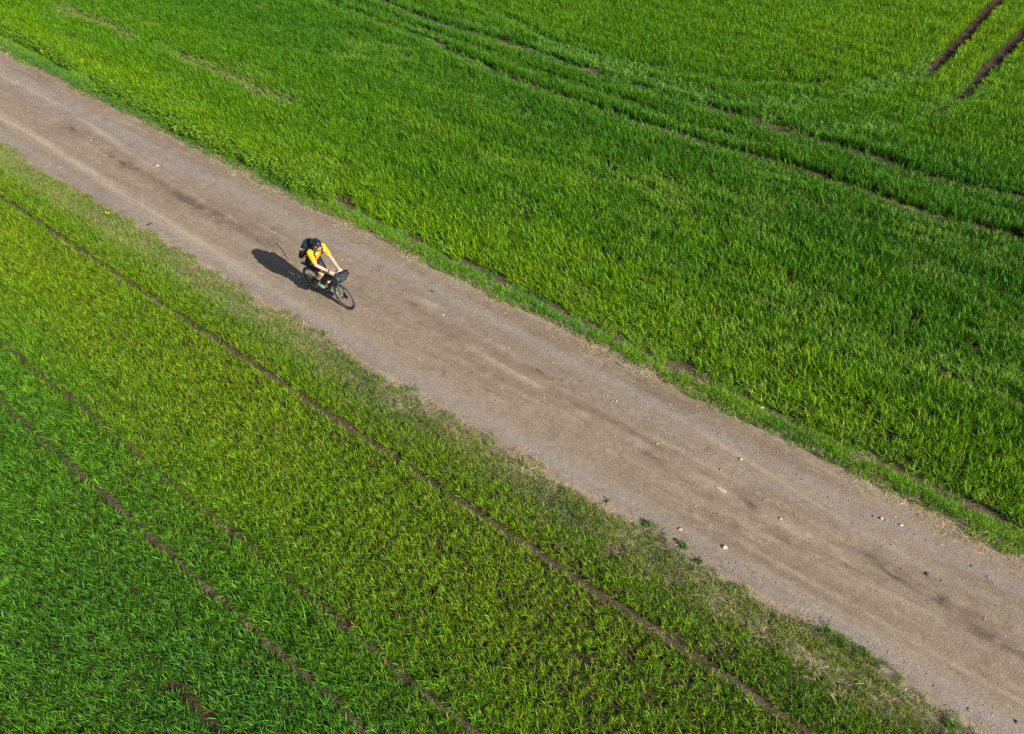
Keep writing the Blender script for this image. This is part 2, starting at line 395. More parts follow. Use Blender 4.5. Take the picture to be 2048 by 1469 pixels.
def scatter(name, protos, pts, rot, scl, tint, dead, mat, label):
    """ONE stuff object: its mesh holds the plant positions and the few plant shapes; geometry nodes set the shapes on the positions"""
    K = len(protos); npt = len(pts)
    co = [pts]; proto = [np.zeros(npt, np.int32)]; rnd = [np.zeros(npt)]; tip = [np.zeros(npt)]
    faces = []; off = npt
    for k, (V, F, R, T) in enumerate(protos):
        co.append(V); proto.append(np.full(len(V), k + 1, np.int32)); rnd.append(np.array(R)); tip.append(np.array(T))
        faces += [tuple(i + off for i in f) for f in F]; off += len(V)
    co = np.concatenate(co).astype(np.float32); nv = len(co)
    me = bpy.data.meshes.new(name)
    me.vertices.add(nv); me.vertices.foreach_set('co', co.ravel())
    li = np.array([i for f in faces for i in f], np.int32)
    ls = np.cumsum([0] + [len(f) for f in faces[:-1]]).astype(np.int32)
    me.loops.add(len(li)); me.loops.foreach_set('vertex_index', li)
    me.polygons.add(len(faces)); me.polygons.foreach_set('loop_start', ls)
    me.update(calc_edges=True)
    me.polygons.foreach_set('use_smooth', np.ones(len(faces), bool))
    def attr(nm, typ, dat, key):
        full = np.zeros((nv,) + dat.shape[1:], dat.dtype); full[:len(dat)] = dat
        me.attributes.new(nm, typ, 'POINT').data.foreach_set(key, full.ravel())
    attr('proto', 'INT', np.concatenate(proto).astype(np.int32), 'value')
    attr('rnd', 'FLOAT', np.concatenate(rnd).astype(np.float32), 'value')
    attr('tip', 'FLOAT', np.concatenate(tip).astype(np.float32), 'value')
    attr('rot', 'FLOAT_VECTOR', rot.astype(np.float32), 'vector')
    attr('scl', 'FLOAT_VECTOR', scl.astype(np.float32), 'vector')
    attr('pick', 'INT', RNG.integers(0, K, npt).astype(np.int32), 'value')
    attr('tint', 'FLOAT_VECTOR', tint.astype(np.float32), 'vector')
    attr('dead', 'FLOAT', dead.astype(np.float32), 'value')
    me.materials.append(mat)
    o = link(bpy.data.objects.new(name, me)); o.rotation_euler = (0, 0, HEAD)
    g = bpy.data.node_groups.new(name + '_nodes', 'GeometryNodeTree')
    g.interface.new_socket('Geometry', in_out='INPUT', socket_type='NodeSocketGeometry')
    g.interface.new_socket('Geometry', in_out='OUTPUT', socket_type='NodeSocketGeometry')
    I = g.nodes.new('NodeGroupInput'); O = g.nodes.new('NodeGroupOutput')
    def named(nm, typ):
        a = g.nodes.new('GeometryNodeInputNamedAttribute'); a.data_type = typ; a.inputs['Name'].default_value = nm
        return a.outputs['Attribute']
    def sep(k):
        c = g.nodes.new('FunctionNodeCompare'); c.data_type = 'INT'; c.operation = 'EQUAL'
        g.links.new(named('proto', 'INT'), c.inputs[2]); c.inputs[3].default_value = k
        s = g.nodes.new('GeometryNodeSeparateGeometry'); s.domain = 'POINT'
        g.links.new(I.outputs[0], s.inputs[0]); g.links.new(c.outputs[0], s.inputs['Selection'])
        return s.outputs[0]
    J = g.nodes.new('GeometryNodeJoinGeometry')
    for k in range(K):
        q = g.nodes.new('GeometryNodeGeometryToInstance')
        g.links.new(sep(k + 1), q.inputs[0]); g.links.new(q.outputs[0], J.inputs[0])
    P = g.nodes.new('GeometryNodeInstanceOnPoints')
    g.links.new(sep(0), P.inputs['Points']); g.links.new(J.outputs[0], P.inputs['Instance'])
    P.inputs['Pick Instance'].default_value = True
    g.links.new(named('pick', 'INT'), P.inputs['Instance Index'])
    g.links.new(named('rot', 'FLOAT_VECTOR'), P.inputs['Rotation'])
    g.links.new(named('scl', 'FLOAT_VECTOR'), P.inputs['Scale'])
    g.links.new(P.outputs[0], O.inputs[0])
    md = o.modifiers.new('plants', 'NODES'); md.node_group = g
    tag(o, label, kind='stuff')
    return o

def in_view(u, v, m=1.0):
    """the stretch of ground the photograph covers, widened by a few metres on every side"""
    x = u * CH - v * SH; y = u * SH + v * CH
    return (y > 3.05 - 1.6 * m) & (y < 31.8 + 3.2 * m) & (np.abs(x) < 7.4 + (y - 3.06) * .5009 + 1.8 * m)

def rows(u0, u1, v0, v1, row, step, along='u'):
    """drilled rows of plants with sowing jitter"""
    if along == 'u':
        R = np.arange(v0, v1, row); C = np.arange(u0, u1, step)
    else:
        R = np.arange(u0, u1, row); C = np.arange(v0, v1, step)
    rr, cc = np.meshgrid(R, C, indexing='ij')
    rr = rr + RNG.normal(0, row * .20, rr.shape); cc = cc + RNG.uniform(-.5, .5, cc.shape) * step * 1.6
    return (cc.ravel(), rr.ravel()) if along == 'u' else (rr.ravel(), cc.ravel())

rg = np.random.default_rng(21)
crop_protos = [tuft(rg, 9, .175, .0092, (50, 88), (-35, 50), .012) for _ in range(10)]
tall_protos = [tuft(rg, 11, .27, .0098, (62, 89), (-5, 70), .017) for _ in range(10)]
grass_protos = [tuft(rg, 22, .15, .0055, (50, 88), (-10, 60), .035) for _ in range(8)]
leaf_m = leaf_mat('cereal_leaf')
grass_m = leaf_mat('grass_leaf', dead=(.42, .30, .13))

def make_rot(n, tilt, bias=(0, 0)):
    return np.stack([RNG.normal(bias[0], tilt, n), RNG.normal(bias[1], tilt, n), RNG.uniform(0, 2 * math.pi, n)], -1)

# ---- near (left) field
def left_field():
    u, v = rows(-34, 10, -9, 5.98, .115, .031)
    k = in_view(u, v); u, v = u[k], v[k]
    thin = fbm(u, v, .5, 1.0, 1)
    keep = np.ones(len(u))
    wob = .02 * (vnoise(u * 1.3, u * 0, 1) - .5)
    for c, w in ((5.03, .058), (2.12, .050), (1.25, .060)):
        gap = np.abs(v - c - wob)
        keep = np.minimum(keep, ss(gap, w * .7, w * 1.25) + .09 * (vnoise(u * 5, v * 5, 2) > .5))
    g4 = (u > -7.1) * (1 - ss(u, 9, 10))
    keep = np.minimum(keep, 1 - g4 * (1 - ss(np.abs(v - .0 - wob), .04, .11)) * ss(vnoise(u * 1.6, u * 0, 3), .15, .4))
    sparse = ss(u, -9, -1) * ss(v, 1.5, 3.5)
    keep = keep * (1 - .20 * sparse - .25 * ss(fbm(u, v, 1.5, 3, 6), .55, .75))
    keep = keep * (1 - ss(v, 5.55 + .25 * (fbm(u, v, .8, .8, 5) - .5) * 2, 5.95))
    k = RNG.random(len(u)) < keep; u, v = u[k], v[k]; n = len(u)
    z = ground_h(u, v)
    yel = bump(v, 4.0, 1.5) * (.55 + .9 * (fbm(u, v, .25, .7, 2) - .5)) + .50 * ss(v, .8, 4.2)
    yel = yel * (1 - .5 * ss(u, -4, 2)) - .1
    yel = np.clip(yel + .5 * (vnoise(u * 9, v * 9, 4) - .5), 0, 1)
    blue = np.clip(ss(v, 3.2, .2) * (.35 + 1.2 * (fbm(u, v, .3, .5, 5) - .35)), 0, 1) * ss(v, -2.5, -.3)
    c = np.tile(np.array([.086, .232, .008]), (n, 1))
    c = mix3(c, [.050, .178, .020], blue)
    c = mix3(c, [.170, .305, .006], yel)
    c *= RNG.uniform(.8, 1.22, (n, 1))
    dead = .022 + .09 * np.clip(yel * 1.3, 0, 1) * ss(fbm(u, v, 1.2, 2.4, 3), .3, .7) + .04 * sparse[k]
    s = RNG.uniform(.72, 1.12, n) * (.74 + .34 * fbm(u, v, .6, .9, 4) + .42 * fbm(u, v, 3.0, 4.5, 2)) * (1 - .12 * ss(v, 2, 5))
    scl = np.stack([s, s, s], -1)
    rot = make_rot(n, .16)
    scatter('left_crop', crop_protos, np.stack([u, v, z], -1), rot, scl, c, dead, leaf_m,
            'rows of young cereal crop with yellowing leaves filling the near field')
left_field()

# ---- far (right) field
def right_field():
    ua, va = rows(-48, 12, 10.3, 24.0, .120, .050)
    ub, vb = rows(-48, 12, 24.0, 52, .120, .056, 'v')
    u = np.concatenate([ua, ub]); v = np.concatenate([va, vb])
    k = in_view(u, v); u, v = u[k], v[k]
    keep = np.ones(len(u))
    edge = 10.53 + .22 * (fbm(u, u * 0, .8, 1, 3) - .5) * 2 + .16 * (vnoise(u * 5, u * 0, 5) - .5) + .10 * (u < -13)
    keep *= ss(v, edge - .03, edge + .08)
    n1 = vnoise(u * .9, u * 0 + 3, 1); n2 = vnoise(u * .9, u * 0 + 9, 2)
    w1 = .05 + .17 * n1; w2 = .06 + .19 * n2
    keep = np.minimum(keep, ss(np.abs(v - polyv(u, LINE1)), w1 * .6, w1 + .06))
    keep = np.minimum(keep, ss(np.abs(v - polyv(u, LINE2)), w2 * .6, w2 + .06))
    d1 = seg_dist(u, v, TL1); d2 = seg_dist(u, v, TL2)
    f1 = ss(v, 26.8, 29.6); f2 = ss(v, 26.6, 29.8)
    keep = np.maximum(keep, .28 * (vnoise(u * 7, v * 7, 3) > .45) * (v > 15) * (v < 26))
    clump = fbm(u, v, 2.6, 3.4, 6); keep *= 1 - .55 * ss(clump, .58, .72) * (v < 27)
    rag = .02 + .05 * vnoise(u * 2.2, v * 2.2, 6)
    for Lr, wd in ((LINE3, .07), (LINE12, .07), (ARC, .06), (ARC2, .06)):
        dd_ = seg_dist(u, v, Lr)
        keep = np.minimum(keep, ss(dd_, wd * .4, wd + rag) + .18)
    for Lr in DABS: keep = np.minimum(keep, ss(seg_dist(u, v, Lr), .05, .13) + .12)
    keep = np.minimum(keep, 1 - f1 * (1 - ss(d1, .10 + .10 * ss(v, 28, 31), .18 + .12 * ss(v, 28, 31))) * 1.0)
    keep = np.minimum(keep, 1 - f2 * (1 - ss(d2, .10 + .10 * ss(v, 28, 31), .18 + .12 * ss(v, 28, 31))) * 1.0)
    keep = np.minimum(keep, ss(seg_dist(u, v, [(-4.62, 40), (-4.6, 28.8)]), .03, .09) + .25)
    keep = np.minimum(keep, ss(seg_dist(u, v, [(-3.66, 34), (-3.66, 29.5)]), .03, .09) + .3)
    keep = np.minimum(keep, ss(seg_dist(u, v, [(-18.7, 21.7), (-19.2, 22.6), (-20.8, 24.3)]), .05, .14) + .2)
    bare = bump(v, 13.6 + .15 * (vnoise(u, u * 0, 2) - .5), .25) * (u < -19) * ss(fbm(u, v, .5, 1, 6), .35, .55)
    keep *= 1 - .45 * bare
    k = RNG.random(len(u)) < keep; u, v = u[k], v[k]; n = len(u); bare = bare[k]
    z = ground_h(u, v)
    patch = fbm(u, v, .28, .85, 2); patch2 = fbm(u, v, .8, 2.2, 5)
    lod = np.clip((1 - ss(seg_dist(u, v, ARC), .15, .75)) + .9 * (1 - ss(seg_dist(u, v, ARC2), .15, .65)), 0, 1) * ss(fbm(u, v, 1.4, 1.4, 1), .25, .5)
    lod = np.maximum(lod, .55 * bump(v, 22.35, .25) * ss(u, -26, -20) * (1 - ss(u, -3, 0)) * ss(fbm(u, v, 1, 2, 2), .35, .6))
    pale = np.clip(ss(fbm(u, v, .45, 1.3, 7), .56, .72) * (v < 19), 0, 1) * .9
    for a, b in ((-4.4, 16.3), (-3.7, 15.9), (-6, 13.8), (-5.1, 13.4), (-3.7, 13.8), (1.9, 13.5), (.3, 13.4), (-11.5, 14.8), (-14.5, 14.9), (-9.6, 13.4)):
        pale = np.maximum(pale, .8 * np.exp(-((u - a) / .7) ** 2 - ((v - b) / .22) ** 2))
    yel = ss(v, 12.9 + 1.6 * (patch - .5), 10.6) * .62 + .40 * ss(v, 23, 29) * ss(u, -14, -5) + .40 * (patch - .42)
    for Ly, wy in (([(-6.2, 15.3), (-5, 15.05), (-3.5, 14.8), (-2, 14.1), (-.7, 13.8), (1, 13.5), (2.6, 12.9)], .35), ([(-16, 15.2), (-9, 14.9)], .35), ([(-20, 17.2), (-12, 16.6), (-6, 16.2)], .4), ([(-8, 12.6), (-2, 12.3), (3, 12.0)], .4)):
        yel = yel + .38 * np.exp(-(seg_dist(u, v, Ly) / wy) ** 2) * (.5 + fbm(u, v, 1, 2, 3))
    yel = yel + .45 * (np.exp(-((d1[k] - .35) / .22) ** 2) * ss(v, 26, 29) + np.exp(-((d2[k] - .35) / .22) ** 2) * ss(v, 25, 28))
    deep = bump(v, 18.0, 2.6) * .75 + bump(v, 21.8, 1.3) * .75 - .5 * (patch2 - .5)
    deep = np.clip(deep, 0, 1) * (1 - ss(v, 24, 26))
    yel = np.clip(yel * (1 - .7 * deep) + .35 * (vnoise(u * 6, v * 6, 4) - .5), 0, 1)
    c = np.tile(np.array([.082, .228, .004]), (n, 1))
    c = mix3(c, [.044, .170, .008], deep)
    c = mix3(c, [.178, .340, .002], yel)
    c = mix3(c, [.175, .330, .035], pale * .5)
    c = mix3(c, [.150, .345, .048], np.clip(lod, 0, 1) * .8)
    c = mix3(c, [.22, .29, .09], bare * .6)
    c *= RNG.uniform(.72, 1.28, (n, 1))
    dead = .003 + .03 * ss(v, 12.2, 10.6) + .08 * bare + .015 * pale
    h = (.30 + .95 * fbm(u, v, .5, 1.7, 1) + .42 * fbm(u, v, 2.6, 4.0, 4)) * (1 - .28 * pale) * (1 - .45 * bare) * (.80 + .20 * ss(v, edge[0] * 0 + 10.5, 11.3))
    h = h * (1 + .10 * deep)
    low = np.maximum(bump(v - polyv(u, LINE1), -.28, .24), bump(v - polyv(u, LINE2), -.30, .26))
    low = np.maximum(low, np.exp(-((seg_dist(u, v - 0.0, [(a, b - .26) for a, b in LINE12])) / .22) ** 2) * .9)
    low = np.maximum(low, np.exp(-((seg_dist(u, v - 0.0, [(a, b - .28) for a, b in LINE3])) / .24) ** 2))
    low = np.maximum(low, lod * .8) * (.55 + .45 * ss(fbm(u, v, .9, .9, 3), .3, .6))
    h = h * (1 - .52 * low)
    c = mix3(c, [.150, .320, .050], low * .45 * (1 - lod))
    s = RNG.uniform(.82, 1.12, n)
    scl = np.stack([s * (.9 + .2 * h), s * (.9 + .2 * h), s * h], -1)
    rot = make_rot(n, .10)
    t = np.maximum(lod, .6 * low)[:, None] * RNG.normal(0, .8, (n, 2))
    rot[:, :2] += t
    scatter('right_crop', tall_protos, np.stack([u, v, z], -1), rot, scl, c, dead, leaf_m,
            'tall dense green cereal crop with wheel lines filling the far field')
right_field()

# ---- verges
def verge(name, v0, v1, dens, prob, colf, hf, label, protos=grass_protos, mat=grass_m, dead=.15, tilt=.25):
    A = 58 * (v1 - v0) * dens
    u = RNG.uniform(-46, 12, int(A)); v = RNG.uniform(v0, v1, int(A))
    k = in_view(u, v) ; u, v = u[k], v[k]
    k = RNG.random(len(u)) < prob(u, v); u, v = u[k], v[k]; n = len(u)
    z = surf_h(u, v)
    c = colf(u, v) * RNG.uniform(.78, 1.25, (n, 1))
    s = hf(u, v) * RNG.uniform(.7, 1.25, n)
    dd = dead(u, v) if callable(dead) else np.full(n, dead)
    return scatter(name, protos, np.stack([u, v, z - .004], -1), make_rot(n, tilt), np.stack([s, s, s], -1), c, dd, mat, label)

def net_zone(u, v):
    c = np.interp(u, [-45, -33, -29, -25, -20, -15, -13], [11.2, 10.95, 10.85, 10.5, 10.40, 10.38, 10.36])
    return bump(v, c, .24) * (1 - ss(u, -14.6, -13.2)) * (1 - .8 * bump(u, -26.6, .9))
def pr_r(u, v):
    hi = road_hi(u)
    a = ss(v, hi - .10 + .34 * (fbm(u, v, 1.6, 1.6, 3) - .5), hi + .12 + .3 * (fbm(u, v, 1.6, 1.6, 3) - .5))
    e = 10.22 + .20 * (fbm(u, u * 0, 1.6, 1, 6) - .5) * 2 + .9 * ss(u, -14, -30) * .5
    return a * np.maximum(1 - ss(v, e, e + .14), .30 * (vnoise(u * 3, v * 3, 2) > .45) * (v < 10.7)) * (.5 + .5 * ss(fbm(u, v, 1.5, 3, 4), .30, .45)) * (1 - .65 * net_zone(u, v))
def col_r(u, v):
    c = mix3([.085, .255, .022], [.170, .350, .016], np.clip(fbm(u, v, .8, 1.6, 5) * 2.2 - .7 + .3 * ss(u, -6, 0), 0, 1))
    return mix3(c, [.068, .205, .022], .8 * (1 - ss(u, -22, -9)) * (v < 10.4))
verge('verge_grass', 9.8, 11.2, 420, pr_r, col_r, lambda u, v: .68 + .45 * fbm(u, v, 1.5, 1.5, 1),
      'strip of short wild grass between the track and the far field',
      dead=lambda u, v: .10 + .35 * (1 - ss(v, road_hi(u), road_hi(u) + .14)))
def pr_l(u, v):
    lo = road_lo(u)
    e = lo + .05 - .26 * (fbm(u, v, 1.9, 1.9, 6) - .5) * 2
    pt = ss(fbm(u, v, 1.1, 1.6, 3), .40, .56)
    e = e + .16 * bump(u, -1.0, .45) + .15 * bump(u, 1.45, .7) + .12 * bump(u, 3.4, .4)
    return (1 - ss(v, e - .16, e + .02)) * ss(v, 5.2, 5.75) * (.50 + .50 * pt)
def col_l(u, v):
    y = np.clip(.38 + 1.6 * (fbm(u, v, 1.0, 2.0, 4) - .4), 0, 1)
    c = mix3([.075, .190, .026], [.190, .290, .030], y)
    return mix3(c, [.24, .36, .06], .75 * bump(v, 5.85, .2) * (1 - ss(u, -14, -7)))
verge('roadside_grass', 5.1, 6.75, 400, pr_l, col_l, lambda u, v: .50 + .60 * fbm(u, v, 2, 2, 2),
      'patchy weedy grass and dry stalks beside the track at the near field',
      dead=lambda u, v: np.full(len(u), .26), tilt=.45)

# dry straw litter lying flat
straw_protos = []
for _ in range(6):
    V, F, R, T = [], [], [], []
    for k in range(16):
        b = (rg.normal(0, .07), rg.normal(0, .07), rg.uniform(.004, .03))
        vv, ff, tt = blade(rg, b, rg.uniform(0, 6.28), rg.uniform(.06, .18), .004, math.radians(rg.uniform(-3, 14)), math.radians(rg.uniform(-12, 6)), 2)
        o = len(V); V += vv; F += [tuple(i + o for i in f) for f in ff]; T += tt; R += [rg.random() * .9] * len(vv)
    straw_protos.append((np.array(V), F, R, T))
straw_m = leaf_mat('straw', rough=.6, spec=.3, tl=.15, dead=(.30, .22, .13))
STRAWS = [(-30.6, 10.2, .35), (-18.8, 9.9, .3), (-5.1, 9.82, .28), (-5.6, 9.95, .2), (-3.6, 6.35, .3), (3.1, 10.0, .45), (-2.56, 6.37, .3), (-10.35, 6.05, .3), (-.3, 6.0, .35), (1.9, 6.1, .35), (3.9, 9.9, .3), (2.5, 9.75, .3)]
def pr_s(u, v):
    p = .95 * bump(v, road_hi(u) - .03, .12) * ss(fbm(u, v, 1.4, 2, 1), .36, .56) + .18 * bump(v, 10.1, .15) + .55 * bump(v, 6.15, .25) * ss(fbm(u, v, 1.2, 1.6, 0), .42, .58)
    p = p + .35 * bump(v, 5.8, .25) * ss(u, -12, -5) + .6 * bump(v, road_lo(u) - .03, .09) * ss(fbm(u, v, 1.4, 2, 5), .38, .56)
    for c_ in (5.03, 2.12, 1.25): p = p + .22 * bump(v, c_, .06) * ss(fbm(u, v, 1.1, 1, 4), .35, .6)
    for a, b, r in STRAWS: p = p + np.exp(-((u - a) / r) ** 2 - ((v - b) / (r * .4)) ** 2)
    return np.clip(p, 0, 1)
verge('dry_straw', .9, 10.6, 120, pr_s, lambda u, v: mix3([.46, .37, .22], [.60, .50, .33], fbm(u, v, 3, 3, 2)), lambda u, v: .72 + .45 * ss(v, 5.2, 5.6),
      'pale dead straw lying flat along both edges of the track', straw_protos, straw_m, .2, .05)

# nettles: broad-leaved herbs in the far verge
def herb(rg, n_stem=4, H=.26, leaf=.055):
    V, F, R, T = [], [], [], []
    def add(vv, ff, r, t):
        o = len(V); V.extend(vv); F.extend([tuple(i + o for i in f) for f in ff]); R.extend([r] * len(vv)); T.extend(t)
    for s in range(n_stem):
        bx, by = rg.normal(0, .035, 2); hx, hy = rg.normal(0, .05, 2); h = H * rg.uniform(.6, 1.15)
        lv = 5
        for i in range(1, lv + 1):
            f = i / lv; P0 = np.array([bx + hx * f, by + hy * f, h * f]); a0 = rg.uniform(0, 3.1)
            for q in range(2 if i < lv else 4):
                az = a0 + q * (math.pi if i < lv else math.pi / 2) + rg.normal(0, .2)
                L = leaf * (1.25 - .5 * f) * rg.uniform(.8, 1.2); d = np.array([math.cos(az), math.sin(az), rg.uniform(-.35, .35)])
                sd_ = np.array([-math.sin(az), math.cos(az), rg.uniform(-.2, .2)]); dr = np.array([0, 0, -.3])
                add([P0, P0 + d * L * .45 + sd_ * L * .34, P0 + d * L + dr * L * .6, P0 + d * L * .45 - sd_ * L * .34], [(0, 1, 2), (0, 2, 3)], rg.random(), [.1, .4, .9, .4])
        p0 = np.array([bx, by, 0]); p1 = np.array([bx + hx, by + hy, h]); e = np.array([.003, 0, 0])
        add([p0 - e, p0 + e, p1], [(0, 1, 2)], rg.random(), [0, 0, 0])
    return np.array(V), F, R, T
herb_protos = [herb(rg) for _ in range(7)]
herb_m = leaf_mat('herb_leaf', rough=.5, spec=.3, tl=.38, dead=(.30, .26, .05))
verge('nettles', 9.9, 11.7, 120, lambda u, v: ss(net_zone(u, v), .25, .6), lambda u, v: mix3([.115, .26, .012], [.19, .34, .018], fbm(u, v, 2, 2, 1)),
      lambda u, v: .85 + .4 * fbm(u, v, 1.3, 1.3, 3), 'lime green nettles and herbs growing in the far verge at the left', herb_protos, herb_m, .03, .2)

# ------------------------------------------------------------------ stones and gravel
def rock_shape(seed, sub=2, flat=.6):
    import bmesh
    bm = bmesh.new(); bmesh.ops.create_icosphere(bm, subdivisions=sub, radius=.5)
    r2 = np.random.default_rng(seed)
    pl = [(Vector(r2.normal(0, 1, 3)).normalized(), r2.uniform(.30, .44)) for _ in range(9)]
    ax = Vector((r2.uniform(.85, 1.2), r2.uniform(.65, .95), flat * r2.uniform(.8, 1.15)))
    for v in bm.verts:
        p = v.co.copy()
        for nrm, d in pl:                         # cut flat facets like broken stone
            t = p.dot(nrm) - d
            if t > 0: p -= nrm * t * .85
        p *= 1 + r2.uniform(-.035, .035)
        v.co = Vector((p.x * ax.x, p.y * ax.y, p.z * ax.z))
    V = [tuple(v.co) for v in bm.verts]; F = [tuple(q.index for q in f.verts) for f in bm.faces]
    bm.free()
    return V, F
def stone_mat(name, a, b):
    m, nt = new_mat(name); n = N(nt)
    P = n('ShaderNodeTexCoord').outputs['Object']
    t = n('ShaderNodeTexNoise', {'Vector': P, 'Scale': 30.0, 'Detail': 6.0, 'Roughness': .7}).outputs[0]
    s2 = n('ShaderNodeTexNoise', {'Vector': P, 'Scale': 190.0, 'Detail': 2.0}).outputs[0]
    c = n.mixc(n.mr(t, .35, .65), a, b)
    c = n.mixc(n.mr(s2, .62, .72, 0, .5), c, [x * .45 for x in a])
    bp = n('ShaderNodeBump', {'Height': t, 'Strength': .6, 'Distance': .006})
    p = n('ShaderNodeBsdfPrincipled', {'Base Color': c, 'Roughness': .85, 'Specular IOR Level': .25, 'Normal': bp.outputs[0]})
    n('ShaderNodeOutputMaterial', {'Surface': p.outputs[0]})
    return m
SM = {'w': stone_mat('pale_stone', (.38, .35, .31), (.54, .50, .45)), 'g': stone_mat('grey_stone', (.17, .162, .158), (.31, .29, .275)),
      'p': stone_mat('buff_stone', (.33, .265, .19), (.47, .39, .29)), 'r': stone_mat('red_stone', (.30, .16, .11), (.42, .27, .20)),
      'd': stone_mat('dark_stone', (.085, .082, .085), (.18, .17, .17)), 's': stone_mat('sandy_stone', (.40, .32, .22), (.50, .42, .30))}
# u, v, size, kind, label
SMALL = 'small pebble lying loose on the brown dirt track'
STONES = [
 (-0.63, 7.06, .13, 'w', 'largest white stone on the lower right of the track, with a rusty brown side'),
 (-1.19, 8.98, .085, 'w', 'white stone alone on the track above the reddish stone'),
 (-1.39, 8.52, .08, 'r', 'reddish brown stone in the middle of the track'),
 (-1.42, 6.90, .10, 'p', 'round buff stone bedded in the track edge above the largest white stone'),
 (-1.18, 8.09, .17, 's', 'broad flat sandy stone worn level with the middle of the track'),
 (-0.07, 8.16, .08, 's', 'oval sandy stone at the end of the dark damp streak'),
 (1.25, 9.20, .075, 'g', 'leftmost grey stone of the cluster in the gravel line by the far verge'),
 (1.38, 9.24, .08, 'w', 'second, whitish stone of the cluster in the gravel line by the far verge'),
 (1.70, 9.31, .09, 'w', 'rightmost and biggest pale stone of the cluster in the gravel line'),
 (2.91, 9.21, .07, 'g', 'rounded grey stone in the gravel line near the right edge of the photo'),
 (3.17, 9.18, .08, 'g', 'flat grey stone furthest right in the gravel line'),
 (2.33, 8.62, .12, 'd', 'dark stone half sunk in a hollow at the right of the track'),
 (-2.65, 8.33, .075, 'w', 'bright white chip alone in the middle of the track'),
 (-3.93, 8.78, .06, 'g', 'grey stone of the touching pair in mid track'),
 (-3.86, 8.82, .06, 'w', 'white stone of the touching pair in mid track'),
 (-3.11, 8.80, .06, 'g', 'grey stone just right of the touching pair'),
 (-9.15, 9.17, .14, 'd', 'flat dark grey slab stone ahead of the cyclist near the far verge'),
 (-8.43, 8.69, .09, 'w', 'pale stone on the track in front of the bicycle, below the dark slab stone'),
 (-30.73, 9.96, .18, 'w', 'white stone at the far verge by the top left corner of the photo'),
 (-19.44, 8.63, .11, 'w', 'pale stone in the upper left stretch of the track, far behind the cyclist'),
 (-22.35, 8.28, .08, 'p', 'buff stone in the dark streak at the upper left of the track'),
 (-28.23, 9.03, .07, 'p', 'small buff stone near the left edge of the photo'),
 (3.41, 6.74, .08, 'g', 'grey stone at the near edge of the track in the bottom right corner'),
 (4.00, 6.98, .08, 'd', 'dark upright stone at the very bottom right of the track'),
 (-3.24, 6.00, .08, 'p', 'buff stone among the weeds of the near verge'),
 (-11.81, 8.73, .06, 'p', 'small buff stone beside the cyclist on the far side'),
 (-7.56, 9.23, .07, 'g', 'biggest grey stone of the scattered row ahead of the dark slab stone'),
 (-5.54, 8.94, .055, 'p', 'buff pebble where the gravel line begins in mid track'),
 (-0.17, 9.27, .06, 'g', 'grey stone in the gravel line straight above the dark damp streak'),
] + [(a, b, c, d, None) for a, b, c, d in [
 (1.46, 9.25, .05, 'g'), (1.96, 9.28, .045, 'g'), (1.69, 8.82, .05, 'p'), (2.56, 8.64, .05, 'g'), (-1.99, 8.61, .045, 'g'), (-.48, 8.87, .04, 'p'),
 (-.71, 8.67, .04, 'g'), (-1.78, 9.28, .045, 'g'), (2.37, 9.33, .04, 'p'), (1.45, 8.73, .04, 'g'), (.8, 9.26, .04, 'g'), (1.57, 9.44, .04, 'w'),
 (1.77, 6.73, .05, 'p'), (1.9, 6.87, .05, 'g'), (1.31, 6.94, .04, 'p'), (-4.57, 6.72, .05, 'p'), (-5.67, 9.1, .045, 'g'), (-5.95, 8.78, .05, 'g'),
 (-2.92, 9.37, .045, 'p'), (-3.52, 8.82, .05, 'g'), (-4.77, 9.39, .04, 'g'), (-17.52, 8.82, .06, 'p'), (-8.38, 9.16, .06, 'p'), (-8.61, 9.17, .05, 'g'),
 (-8.15, 9.27, .05, 'g'), (-8.03, 9.34, .055, 'g'), (-7.43, 9.24, .05, 'g'), (-6.57, 8.75, .05, 'w'), (-6.24, 8.8, .045, 'g'), (-10.27, 8.39, .05, 'p')]]
shapes = []
for i in range(6):
    V, F = rock_shape(100 + i, 2, .62)
    shapes.append((V, F))
def stone(i, u, v, s, kind, label):
    V, F = shapes[i % 6]
    key = 'stone_%d_%s' % (i % 6, kind)
    me = bpy.data.meshes.get(key)
    if me is None:
        me = bpy.data.meshes.new(key); me.from_pydata(V, [], F); me.materials.append(SM[kind]); me.update()
    o = link(bpy.data.objects.new('stone' if s >= .055 else 'pebble', me))
    fl = .45 if label and 'flat' in label else 1.0
    z = float(surf_h(np.array([u]), np.array([v]))[0])
    o.location = to_world(u, v, z + s * .03 * fl)
    r2 = random.Random(i * 7 + 1)
    o.rotation_euler = (r2.uniform(-.25, .25), r2.uniform(-.25, .25), r2.uniform(0, 6.28))
    if label and 'level with' in label:
        o.scale = (s * 1.5, s * .62, s * .30); o.rotation_euler = (0, 0, HEAD)
    elif label and 'slab' in label:
        o.scale = (s * 1.3, s * .7, s * .4); o.rotation_euler = (0, 0, HEAD + .2)
    else:
        o.scale = (s * .98, s * .98, s * .95 * fl)
    if s >= .06 or label: tag(o, label or SMALL, 'stone', 'stones on the dirt track')
    else: tag(o, SMALL, 'pebble', 'small pebbles loose on the dirt track')
for i, (u, v, s, k, lb) in enumerate(STONES): stone(i, u, v, s, k, lb)

